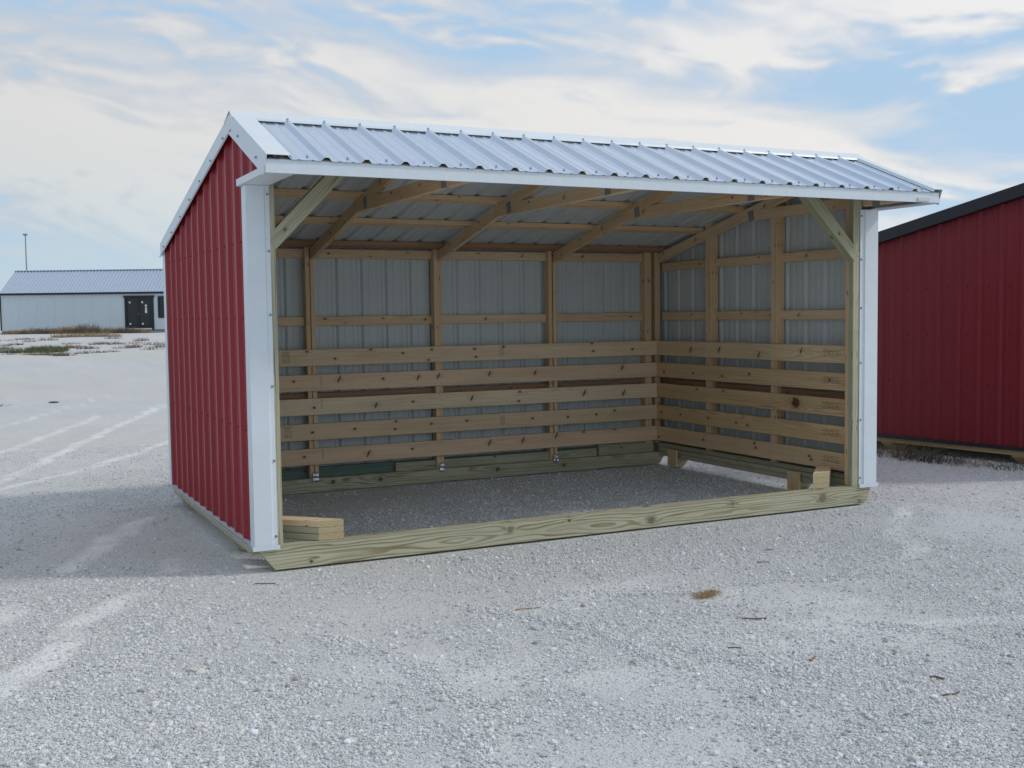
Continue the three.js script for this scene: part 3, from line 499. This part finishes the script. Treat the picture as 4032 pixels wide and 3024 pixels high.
  for (const [a, b] of [[-0.012, 0.53], [first, -0.0121], ...cut(-2.94, first)]) part('siding_panel', sheet(a, b, -0.312, (z) => a > -0.02 ? 2.285 : HB + 0.004, topL, (s, t, d) => [XL + 0.021 - d, t, s], ext), [M.red, M.backing], shed);
  for (const [a, b] of [[-0.012, 0.53], ...cut(-2.94, -0.0121)]) part('siding_panel', sheet(a, b, -0.543, (z) => a > -0.02 ? 2.285 : HB + 0.004, topL, (s, t, d) => [XR - 0.021 + d, t, s], ext), [M.red, M.backing], shed);
  for (const [a, b] of cut(XL + 0.03, XR - 0.03)) part('siding_panel', sheet(a, b, 1.116, () => HB + 0.004, () => backY(ZB) - 0.006, (s, t, d) => [s, t, ZB + 0.021 - d]), [M.red, M.backing], shed);
  // roof sheets: t runs down the slope
  const lf = Math.hypot(EAVE_Z - RIDGE_Z, SF * (EAVE_Z - RIDGE_Z)), lb = Math.hypot(2.70, SB * 2.70), cf = 1 / Math.hypot(1, SF), cb = 1 / Math.hypot(1, SB);
  const RX0 = -0.326, RX1 = 4.600;
  for (const [a, b] of [[RX0, 2.5 * RIB - RIB], ...cut(1.5 * RIB, RX1)]) {
    part('roof_panel', sheet(a, b, 0, () => lf, () => 0.02, (s, t, d) => [s, RIDGE_Y - t * SF * cf + d * cf, RIDGE_Z + t * cf + d * SF * cf]), [M.roof, M.backing], shed);
    part('roof_panel', sheet(a, b, 0, () => 0.02, () => lb, (s, t, d) => [s, RIDGE_Y - t * SB * cb + d * cb, RIDGE_Z - t * cb - d * SB * cb]), [M.roof, M.backing], shed);
  }
  { const m = part('eave_trim', new THREE.BoxGeometry(4.92, 0.11, 0.004), M.white, shed); m.position.set(2.137, backY(ZB) - 0.028, ZB - 0.006); }
  // ridge cap
  {
    const capF = 0.080, h0 = 0.023;
    const sec = [[RIDGE_Z - 0.14, RIDGE_Y - 0.14 * SB + h0 - 0.012], [RIDGE_Z - 0.13, RIDGE_Y - 0.13 * SB + h0], [RIDGE_Z - 0.012, RIDGE_Y + h0 + 0.012], [RIDGE_Z, RIDGE_Y + h0 + 0.016], [RIDGE_Z + 0.012, RIDGE_Y + h0 + 0.009], [RIDGE_Z + capF, RIDGE_Y - capF * SF + h0], [RIDGE_Z + capF + 0.006, RIDGE_Y - (capF + 0.006) * SF + h0 - 0.012]].map(([z, y]) => [-z, y]);
    foldAt('ridge_cap', shed, M.white, sec.reverse(), 4.945, [-0.335, 0, 0], [1, 0, 0], [0, 0, -1], [0, 1, 0]);
    for (let k = 0; k < 20; k++) screw(shed, M.roofScrew, [k * RIB, frontY(RIDGE_Z + 0.072) + 0.0245 * 1.05, RIDGE_Z + 0.072], [0, cf, SF * cf]);
  }
  for (let k = -1; k < 20; k++) screw(shed, M.roofScrew, [k * RIB + RIB * 0.62, frontY(0.475) + 0.002, 0.475], [0, cf, SF * cf]);
  // rake trims: face, top flange over the roof, kicked drip edge
  for (const [x, s] of [[-0.331, -1], [4.606, 1]]) for (const [z0, z1, S, back] of [[RIDGE_Z, 0.548, -SF, 0], [-2.985, RIDGE_Z, SB, 1]]) {
    const len = Math.hypot(z1 - z0, S * (z1 - z0)), X = [0, S / Math.hypot(1, S), 1 / Math.hypot(1, S)], Y = [s, 0, 0], Z = new THREE.Vector3().crossVectors(new THREE.Vector3(...X), new THREE.Vector3(...Y));
    if (Z.y < 0) Z.negate();
    const top = 0.024, fw = s > 0 ? 0.075 : 0.130, secR = [[-fw - 0.012, 0.004], [-fw, top], [0, top], [0.002, -0.072], [0.013, -0.088], [0.004, -0.092]];
    const g = fold(secR, len), m = part('rake_trim', g, M.white, shed);
    const zz = new THREE.Vector3().crossVectors(new THREE.Vector3(...X), new THREE.Vector3(...Y));
    if (zz.y < 0) { // mirror the section so that it stays a rotation
      m.geometry = fold(secR.map(([a, b]) => [-a, b]).reverse(), len); m.quaternion.setFromRotationMatrix(new THREE.Matrix4().makeBasis(new THREE.Vector3(...X), new THREE.Vector3(-s, 0, 0), new THREE.Vector3().crossVectors(new THREE.Vector3(...X), new THREE.Vector3(-s, 0, 0))));
    } else m.quaternion.setFromRotationMatrix(new THREE.Matrix4().makeBasis(new THREE.Vector3(...X), new THREE.Vector3(...Y), zz));
    m.position.set(x, roofY(z0), z0);
    const n = back ? 7 : 2; for (let k = 0; k < n; k++) { const z = lerp(z0, z1, (k + 0.5) / n); screw(shed, M.screw, [x + s * 0.003, roofY(z) - 0.055, z], [s, 0, 0]); }
  }
  // front fascia with its lower return, eave returns at both ends
  foldAt('fascia', shed, M.white, [[0.500, 2.276], [0.535, 2.274], [0.5365, 2.347], [0.528, 2.349]].map(([z, y]) => [-z, y]), 4.925, [-0.333, 0, 0], [1, 0, 0], [0, 0, -1], [0, 1, 0]);
  const tagM = part('label_holder', new THREE.BoxGeometry(0.115, 0.022, 0.006), M.tag, shed); tagM.position.set(4.435, 2.293, 0.5405);
  for (const [x, s] of [[-0.334, -1], [4.60, 1]]) {
    const b = new THREE.BoxGeometry(0.012, 0.040, 0.665); const m = part('eave_return', b, M.white, shed); m.position.set(x, 2.292, 0.197);
    const f = part('eave_return', new THREE.BoxGeometry(0.145, 0.004, 0.660), M.white, shed); f.position.set(x - s * 0.078, 2.2715, 0.197);
  }
  // corner trims: side leg, front leg with a raised step and a nailing lip
  const corner = (x, s, front) => {
    const H = (front ? 2.268 : 2.10) - HB, z = front ? 0 : ZB, f = front ? 1 : -1;
    const K = s > 0 ? 1.22 : 1, sec = [[s * 0.0, -0.105 * f], [s * 0.0, 0], [-s * 0.103 * K, 0], [-s * (0.103 * K + 0.006), -0.008 * f], [-s * (0.103 * K + 0.014), -0.010 * f], [-s * 0.138 * K, -0.011 * f]];
    const ok = s * f < 0, q = ok ? sec : [...sec].reverse();
    foldAt('corner_trim', shed, M.white, q.map(([a, b]) => [a, -b]), H, [x, HB, z], [0, 1, 0], [1, 0, 0], [0, 0, -1]);
    if (front) for (const y of [0.21, 0.66, 1.10, 1.52, 1.89, 2.22]) screw(shed, M.screw, [x - s * 0.128 * K, y, -0.009], [0, 0, 1]);
  };
  corner(XL - 0.002, -1, 1); corner(XL - 0.002, -1, 0); corner(XR + 0.002, 1, 1); corner(XR + 0.002, 1, 0);
  // base trim ledge under the siding
  for (const [x, s] of [[XL, -1], [XR, 1]]) { const m = part('base_trim', new THREE.BoxGeometry(0.041, 0.004, 2.94), M.white, shed); m.position.set(x - s * 0.0015, HB - 0.003, -1.475); const l = part('base_trim', new THREE.BoxGeometry(0.003, 0.010, 2.94), M.white, shed); l.position.set(x + s * 0.0175, HB - 0.006, -1.475); }
  for (const [a, b] of [[XL - 0.018, -0.172], [4.352, XR + 0.018]]) { const l = part('base_trim', new THREE.BoxGeometry(b - a, 0.028, 0.004), M.white, shed); l.position.set((a + b) / 2, HB - 0.008, 0.008); }
  // siding screws
  for (const y of [0.83, 1.50, 1.955]) for (let k = 0; k < 12; k++) { const z = -0.312 - k * RIB + RIB * 0.33; if (y < backY(z) - 0.06) screw(shed, M.screwRed, [XL + 0.0205, y, z], [-1, 0, 0]); }
}

// ---------------------------------------------------------------- the red shed beyond, end wall towards us
const red = thing('red_shed', 'dark red ribbed metal shed with black trim standing beyond the open shed', 'shed', [7.052, 0, -2.535], 0.132);
{
  const ZA = -0.95, ZC = 2.75, LEN = 6.2, ridge = 2.05, rY = 2.30 + 0.21 * ridge, top = (z) => z < ridge ? 2.30 + 0.21 * z : rY - 0.36 * (z - ridge), hb = 0.165;
  const segs = []; for (let s = ZA; s < ZC - 0.01; s += 4 * RIB) segs.push([s, Math.min(ZC, s + 4 * RIB)]);
  for (const [a, b] of segs) {
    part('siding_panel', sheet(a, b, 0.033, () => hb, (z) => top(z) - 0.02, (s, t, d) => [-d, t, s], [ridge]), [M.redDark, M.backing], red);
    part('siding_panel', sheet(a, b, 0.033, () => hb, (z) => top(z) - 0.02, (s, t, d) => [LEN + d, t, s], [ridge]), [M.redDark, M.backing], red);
  }
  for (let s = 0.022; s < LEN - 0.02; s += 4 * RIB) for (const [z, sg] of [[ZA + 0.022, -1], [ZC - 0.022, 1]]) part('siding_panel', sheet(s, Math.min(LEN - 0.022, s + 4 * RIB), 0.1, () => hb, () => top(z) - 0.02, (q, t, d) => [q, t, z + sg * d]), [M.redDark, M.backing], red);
  for (let s = -0.06; s < LEN + 0.05; s += 4 * RIB) {
    const e = Math.min(LEN + 0.06, s + 4 * RIB);
    part('roof_panel', sheet(s, e, 0.1, () => ZA - 0.08, () => ridge, (q, t, d) => [q, 2.30 + 0.21 * t + d, t]), [M.black, M.backing], red);
    part('roof_panel', sheet(s, e, 0.1, () => ridge, () => ZC + 0.12, (q, t, d) => [q, rY - 0.36 * (t - ridge) + d, t]), [M.black, M.backing], red);
  }
  for (const x of [-0.07, LEN + 0.07]) for (const [a, b] of [[ZA - 0.08, ridge], [ridge, ZC + 0.12]]) {
    const ya = a < ridge - 0.01 ? 2.30 + 0.21 * a : rY, yb = b < ridge + 0.01 ? rY : rY - 0.36 * (b - ridge), l = Math.hypot(b - a, yb - ya), m = part('rake_trim', new THREE.BoxGeometry(0.09, 0.115, l), M.black, red);
    m.position.set(x + (x < 0 ? 0.02 : -0.02), (ya + yb) / 2 - 0.035, (a + b) / 2); m.rotation.x = -Math.atan2(yb - ya, b - a);
  }
  const bt = part('base_trim', new THREE.BoxGeometry(0.035, 0.035, ZC - ZA), M.black, red); bt.position.set(-0.014, hb - 0.012, (ZA + ZC) / 2);
  for (const z of [ZA + 0.05, ZC - 0.05]) { const m = part('corner_trim', new THREE.BoxGeometry(0.03, top(z) - hb - 0.1, 0.1), M.black, red); m.position.set(-0.014, (top(z) + hb - 0.1) / 2, z); }
  const tan = woodMat({ early: [0.42, 0.33, 0.17], late: [0.25, 0.18, 0.08], knotC: [0.1, 0.06, 0.03], w: 512, h: 48, L: 2.4, Wd: 0.1, seed: 71, contrast: 0.7, knots: [[0.8, 0.05, 0.012]] });
  lay('side_rail', red, tan, [0.03, 0.117, ZA], [0.03, 0.117, ZC], 0.062, 0.07, [0, 1, 0], { ul: 2.4 });
  for (const z of [-0.72, 0.10, 1.62, 2.5]) part('skid', slab([[0.10, 0.0], [LEN - 0.1, 0.0], [LEN, 0.085], [0.0, 0.085], [0.0, 0.075]], z - 0.07, z + 0.07, { ul: 2.4, vl: 0.1 }), tan, red);
  for (const y of [0.75, 1.25, 1.72]) for (let k = -4; k < 12; k++) { const z = 0.033 + k * RIB + 0.10; if (z > ZA && z < ZC) screw(red, M.screwRed, [-0.001, y, z], [-1, 0, 0]); }
}

// ---------------------------------------------------------------- long building across the yard
const bR = [Math.cos(YAW), Math.sin(YAW)];
const far = thing('long_building', 'long pale blue grey building with black trim, ribbed metal roof and black double door', 'building', [0.763, 0.60, -75.91], -YAW);
{
  // local x runs along the front wall, z towards the camera
  const L = 14.6, DEP = 5.2, hb = 0.26, he = 2.72, hr = 4.32;
  const wallM = metal([0.58, 0.66, 0.71], 0.6), pale = metal([0.62, 0.68, 0.70], 0.5), roofM = metal([0.43, 0.51, 0.63], 0.4), blk = M.black;
  const seg = []; for (let s = 0; s < L - 0.01; s += 4 * RIB) seg.push([s, Math.min(L, s + 4 * RIB)]);
  const dx0 = 8.34, dx1 = 10.20, wx0 = 10.55, wx1 = 11.45;
  for (const [a, b] of [[0, dx0], [dx1, wx0], [wx1, L]]) { for (let s = a; s < b - 0.01; s += 1.22) { const e = Math.min(b, s + 1.22), m = part('wall_panel', new THREE.BoxGeometry(e - s - 0.006, he - hb, 0.05), wallM, far); m.position.set((s + e) / 2, (he + hb) / 2, -0.025); for (let k = 0.2; k < e - s; k += 0.2) { const g = part('groove_batten', new THREE.BoxGeometry(0.012, he - hb - 0.02, 0.006), wallM, m); g.position.set(k - (e - s) / 2, 0, 0.027); } } }
  for (const [a, b, y0, y1] of [[dx0, dx1, 2.42, he], [wx0, wx1, 2.44, he], [wx0, wx1, hb, 1.02]]) { const m = part('wall_panel', new THREE.BoxGeometry(b - a, y1 - y0, 0.05), wallM, far); m.position.set((a + b) / 2, (y0 + y1) / 2, -0.025); }
  for (const x of [0, L]) part('end_wall', slab([[-DEP, hb], [0, hb], [0, he], [-DEP / 2, hr - 0.05], [-DEP, he]].map(([a, b]) => [a, b]), -0.03, 0.03, {}), wallM, far).position.set(x, 0, 0), far.children.at(-1).rotation.y = -Math.PI / 2;
  part('back_wall', new THREE.BoxGeometry(L, he - hb, 0.05), wallM, far).position.set(L / 2, (he + hb) / 2, -DEP + 0.025);
  const sl = (hr - he) / (DEP / 2);
  for (let s = -0.1; s < L + 0.09; s += 4 * RIB) { const e = Math.min(L + 0.1, s + 4 * RIB); for (const d of [1, -1]) part('roof_panel', sheet(s, e, 0.05, () => 0, () => DEP / 2 + 0.16, (q, t, h) => [q, hr - sl * t + h * 3.4 + 0.03, -DEP / 2 + d * t]), [roofM, M.backing], far); }
  part('ridge_cap', new THREE.BoxGeometry(L + 0.2, 0.05, 0.28), roofM, far).position.set(L / 2, hr + 0.045, -DEP / 2);
  part('fascia', new THREE.BoxGeometry(L + 0.2, 0.13, 0.06), blk, far).position.set(L / 2, he - 0.02, 0.15);
  part('soffit_band', new THREE.BoxGeometry(L, 0.06, 0.04), pale, far).position.set(L / 2, he - 0.13, 0.02);
  part('corner_trim', new THREE.BoxGeometry(0.09, he - hb, 0.1), blk, far).position.set(-0.03, (he + hb) / 2, -0.01);
  part('corner_trim', new THREE.BoxGeometry(0.06, he - hb, 0.03), pale, far).position.set(0.06, (he + hb) / 2, 0.012);
  part('base_skid', new THREE.BoxGeometry(L, 0.16, 0.2), metal([0.20, 0.23, 0.24], 0.8), far).position.set(L / 2, hb - 0.09, -0.12);
  // double door
  const glass = new THREE.MeshPhysicalMaterial({ color: rgb(0.012, 0.016, 0.018), roughness: 0.08, metalness: 0 });
  const sticker = new THREE.MeshStandardMaterial({ color: rgb(0.75, 0.78, 0.78), roughness: 0.6 });
  const door = new THREE.Group(); door.name = 'double_door'; door.position.set((dx0 + dx1) / 2, 0, 0.03); far.add(door);
  part('door_frame', new THREE.BoxGeometry(0.14, 2.2, 0.08), blk, door).position.set(-0.90, 1.32, 0);
  part('door_frame', new THREE.BoxGeometry(0.14, 2.2, 0.08), blk, door).position.set(0.90, 1.32, 0);
  part('door_frame', new THREE.BoxGeometry(2.06, 0.14, 0.1), blk, door).position.set(0, 2.44, 0);
  for (const s of [-1, 1]) {
    part('door_leaf', new THREE.BoxGeometry(0.82, 2.08, 0.04), metal([0.013, 0.015, 0.02], 0.4), door).position.set(s * 0.415, 1.32, -0.02);
    part('glass_pane', new THREE.BoxGeometry(0.60, 1.72, 0.012), glass, door).position.set(s * 0.415, 1.38, 0.006);
    for (const y of [0.62, 2.06]) part('sticker', new THREE.BoxGeometry(0.11, 0.11, 0.004), sticker, door).position.set(s * 0.42 - 0.2, y, 0.016);
  }
  for (const [y, h] of [[1.83, 0.14], [1.64, 0.12], [1.45, 0.22]]) part('paper_label', new THREE.BoxGeometry(0.13, h, 0.004), sticker, door).position.set(0.46, y, 0.016);
  part('door_knob', new THREE.SphereGeometry(0.035, 10, 8), M.zinc, door).position.set(-0.04, 1.28, 0.03);
  part('threshold', new THREE.BoxGeometry(1.66, 0.05, 0.12), pale, door).position.set(0, 0.30, 0.02);
  const win = new THREE.Group(); win.name = 'window'; win.position.set((wx0 + wx1) / 2, 1.73, 0.02); far.add(win);
  for (const s of [-1, 1]) { part('window_frame', new THREE.BoxGeometry(0.10, 1.42, 0.08), blk, win).position.set(s * 0.42, 0, 0); part('window_frame', new THREE.BoxGeometry(0.92, 0.10, 0.085), blk, win).position.set(0, s * 0.68, 0); }
  part('window_frame', new THREE.BoxGeometry(0.74, 0.05, 0.06), blk, win); part('glass_pane', new THREE.BoxGeometry(0.78, 1.3, 0.012), glass, win).position.set(0, 0, -0.02);
  part('floor', new THREE.BoxGeometry(L - 0.1, 0.1, DEP - 0.1), wallM, far).position.set(L / 2, hb + 0.06, -DEP / 2);
}
{
  const pole = thing('flood_light_pole', 'tall thin pole with a small flood light on top behind the long building', 'pole', [4.36, 0.6, -113.2]);
  part('mast', new THREE.CylinderGeometry(0.05, 0.085, 9.3, 12).translate(0, 4.65, 0), metal([0.24, 0.25, 0.34], 0.6), pole);
  const head = part('lamp_head', new THREE.BoxGeometry(0.40, 0.17, 0.2), metal([0.30, 0.32, 0.36], 0.5), pole); head.position.set(0, 9.36, 0); head.rotation.y = -YAW;
  part('bracket', new THREE.BoxGeometry(0.16, 0.08, 0.16), metal([0.24, 0.25, 0.3], 0.5), pole).position.set(0, 9.27, 0);
}

// ---------------------------------------------------------------- weeds and litter
// a tuft of thin bent blades; spread and lean make it upright grass or flat scrub
function tuft(seed, n, rad, h0, h1, lean, width, rz = rad) {
  const b = { p: [], i: [] }, r = rng(seed);
  for (let k = 0; k < n; k++) {
    const a = r() * 6.283, q = Math.sqrt(r()), x = Math.cos(a) * q * rad, z = Math.sin(a) * q * rz, h = lerp(h0, h1, r() * (1 - 0.5 * q)), d = r() * 6.283, ln = lean * (0.3 + r()) * h, w = width * (0.6 + 0.8 * r()), s = r() * 6.283, cx = Math.cos(s) * w, cz = Math.sin(s) * w;
    const o = b.p.length / 3, bend = (r() - 0.5) * 0.5 * h;
    for (let j = 0; j < 4; j++) { const t = j / 3, px = x + Math.cos(d) * ln * t * t + Math.cos(d + 1.6) * bend * Math.sin(t * 3.1), pz = z + Math.sin(d) * ln * t * t + Math.sin(d + 1.6) * bend * Math.sin(t * 3.1), py = h * (t - 0.35 * lean * t * t) - 0.01, k2 = 1 - t * 0.8; b.p.push(px - cx * k2, py, pz - cz * k2, px + cx * k2, py, pz + cz * k2); }
    for (let j = 0; j < 3; j++) { const e = o + j * 2; b.i.push(e, e + 1, e + 2, e + 1, e + 3, e + 2); }
  }
  const g = new THREE.BufferGeometry(); g.setAttribute('position', new THREE.Float32BufferAttribute(b.p, 3)); g.setIndex(b.i); g.computeVertexNormals(); return g;
}
const leafM = (c) => new THREE.MeshStandardMaterial({ color: rgb(...c), roughness: 0.9, side: THREE.DoubleSide });
const straw = leafM([0.30, 0.22, 0.12]), olive = leafM([0.13, 0.145, 0.075]), scrub = leafM([0.17, 0.13, 0.11]), darkScrub = leafM([0.085, 0.085, 0.055]), tanW = leafM([0.23, 0.17, 0.09]);
const camAt = (side, d) => [camera.position.x + Math.cos(YAW) * side + Math.sin(YAW) * d, camera.position.z + Math.sin(YAW) * side - Math.cos(YAW) * d];
const pxSide = (u, d) => (u - 2016) / 4390.8 * d;
const place = (m, x, z, y = 0) => { m.position.set(x, groundH(x, z) + y, z); return m; };
// dry grass along the long building
[[60, 73.2, 1.0], [130, 73, 1.3], [190, 73.1, 1.4], [250, 72.8, 1.5], [300, 72.6, 1.8], [350, 72.4, 2.2], [395, 72.8, 1.3], [450, 73.2, 1.3], [510, 73, 1.4], [555, 73.2, 1.0]].forEach(([u, d, k], i) => {
  const [x, z] = camAt(pxSide(u, d), d); const m = solo('dry_grass', tuft(300 + i, 480, 0.85, 0.12 * k, 0.52 * k, 0.5, 0.014, 0.35), [straw, tanW, scrub][i % 3], 'dry brown grass growing along the foot of the long building', 'grass', 'dry grass along the long building'); place(m, x, z); m.rotation.y = -YAW;
});
[[345, 58, 1.9, 0.30, straw, 'straw coloured grass mound in front of the long building'], [130, 40, 1.25, 0.24, olive, 'low olive green weed patch on the pale yard'], [190, 41, 0.8, 0.22, olive, 'low olive green weed patch on the pale yard']].forEach(([u, d, rad, h, mat, label], i) => {
  const [x, z] = camAt(pxSide(u, d), d); const m = solo('weed_patch', tuft(340 + i, 900, rad, h * 0.4, h * 1.7, 0.7, 0.011, rad * 0.3), mat, label, 'weeds', i ? 'olive weed patches' : undefined); place(m, x, z); m.rotation.y = -YAW;
});
// sparse dead scrub over the far yard
{
  const spots = [[20, 45], [60, 46], [120, 50], [190, 52], [280, 47], [400, 47], [385, 46], [460, 46], [545, 47], [620, 45], [640, 42.5], [270, 42.5], [310, 43], [350, 42], [500, 42], [530, 42.5], [50, 38.5], [140, 38], [180, 37.5], [220, 37.6], [235, 37], [258, 37], [10, 42], [600, 40.5], [420, 39], [330, 38.5], [560, 50], [450, 53], [100, 55], [30, 52]];
  spots.forEach(([u, d], i) => { const [x, z] = camAt(pxSide(u, d), d); const m = solo('dead_scrub', tuft(400 + i, 60 + (i * 37) % 70, 0.32 + 0.05 * (i % 5), 0.08, 0.30 + 0.06 * (i % 4), 1.3, 0.009, 0.16), [scrub, darkScrub, tanW][i % 3], 'small dead scrub weed on the pale yard before the long building', 'weeds', 'dead scrub on the far yard'); place(m, x, z); });
}
{
  const a = solo('green_clod', tuft(501, 260, 0.085, 0.03, 0.085, 1.2, 0.004), darkScrub, 'small dark green clod of weed alone on the pale gravel', 'weeds'); place(a, -0.36, -15.0);
  const b = solo('twig_pile', tuft(502, 70, 0.22, 0.04, 0.16, 2.0, 0.004), darkScrub, 'dark twiggy weed pile lying on the gravel beyond the wheel tracks', 'weeds'); place(b, -1.30, -14.8);
}
// scrub against the foot of the red shed
[[6.80, -2.35, 0.20, 90, 0.20], [6.82, -2.02, 0.24, 150, 0.24], [6.80, -1.72, 0.26, 210, 0.26], [6.82, -1.45, 0.24, 170, 0.20], [6.85, -1.15, 0.22, 80, 0.14], [7.0, -0.78, 0.22, 110, 0.15]].forEach(([x, z, rad, n, h], i) => { const m = solo('scrub_weed', tuft(520 + i, Math.round(n * 0.8), rad, 0.06, h * 1.7, 1.2, 0.0042), i % 3 === 1 ? tanW : darkScrub, 'dark wiry weed tangle against the base of the red shed', 'weeds', 'weeds at the red shed'); place(m, x, z); });

// litter on the gravel: straw wisp, twigs, chips, larger stones
const ash = leafM([0.36, 0.24, 0.11]);
{ const m = solo('straw_wisp', tuft(601, 520, 0.10, 0.015, 0.055, 2.2, 0.0016, 0.05), ash, 'matted golden wisp of dry straw on the gravel before the open shed', 'straw'); place(m, 1.672, 1.69, 0.004); m.rotation.y = 0.4; }
{ const m = solo('straw_wisp', tuft(602, 120, 0.075, 0.008, 0.022, 3.0, 0.0014, 0.022), ash, 'thin sliver of dry straw lying right of the matted wisp', 'straw'); place(m, 2.866, 1.97, 0.004); m.rotation.y = 0.5; }
const stickM = new THREE.MeshStandardMaterial({ color: rgb(0.17, 0.10, 0.055), roughness: 0.9 }), stickL = new THREE.MeshStandardMaterial({ color: rgb(0.27, 0.17, 0.085), roughness: 0.9 });
function stick(seed, len, rad) {
  const r = rng(seed), c = new THREE.CatmullRomCurve3([0, 0.33, 0.66, 1].map((t) => new THREE.Vector3((t - 0.5) * len, rad + 0.004 * r(), (r() - 0.5) * len * 0.18)));
  return new THREE.TubeGeometry(c, 10, rad, 5, false);
}
[[1.60, 2.185, 0.075, 0.0030, -0.1, 0], [1.408, 2.811, 0.05, 0.0032, 0.9, 1], [1.67, 3.257, 0.035, 0.0032, -0.6, 0], [1.562, 3.421, 0.06, 0.0026, 0.5, 0], [-0.33, 0.274, 0.075, 0.0025, 0.1, 0], [0.727, 1.467, 0.09, 0.002, 0.35, 1], [1.20, 2.55, 0.04, 0.0022, -0.2, 0], [2.45, 1.2, 0.05, 0.0025, 0.1, 0], [2.7, 0.95, 0.035, 0.0022, 0.4, 0]].forEach(([x, z, l, rd, t, k], i) => {
  const m = solo('twig', stick(640 + i, l * 1.55, rd * 1.25), k ? stickL : stickM, 'small brown twig lying on the gravel in front of the shed', 'twig', 'twigs on the gravel'); place(m, x, z, 0.002); m.rotation.y = t - YAW;
});
[[-0.986, 1.662, 0.020], [-0.907, 1.586, 0.018], [-0.963, 1.713, 0.022], [-0.032, 2.883, 0.016], [0.043, 2.647, 0.017], [1.453, 3.345, 0.018], [0.982, 3.798, 0.017], [-0.168, 2.66, 0.014], [-0.2, 2.75, 0.013], [0.2, 2.4, 0.014], [0.75, 3.1, 0.014], [-1.1, 2.35, 0.02], [-1.25, 2.2, 0.014], [-0.85, 2.45, 0.015], [1.1, 3.35, 0.014], [0.5, 3.35, 0.013], [-0.6, 2.9, 0.015], [1.75, 2.9, 0.014]].forEach(([x, z, s], i) => {
  const m = solo('limestone_rock', rockGeo(700 + i, 2), new THREE.MeshStandardMaterial({ color: rgb(0.56 + 0.03 * (i % 3), 0.55 + 0.03 * (i % 3), 0.53 + 0.02 * (i % 3)), roughness: 0.9 }), 'pale rounded limestone rock larger than the gravel around it', 'rock', 'larger rocks in the gravel'); m.scale.setScalar(s); place(m, x, z, s * 0.3); m.rotation.y = i * 1.7;
});
scene.traverse((o) => { if (o.isMesh) { o.castShadow = true; o.receiveShadow = true; } });
renderer.render(scene, camera);
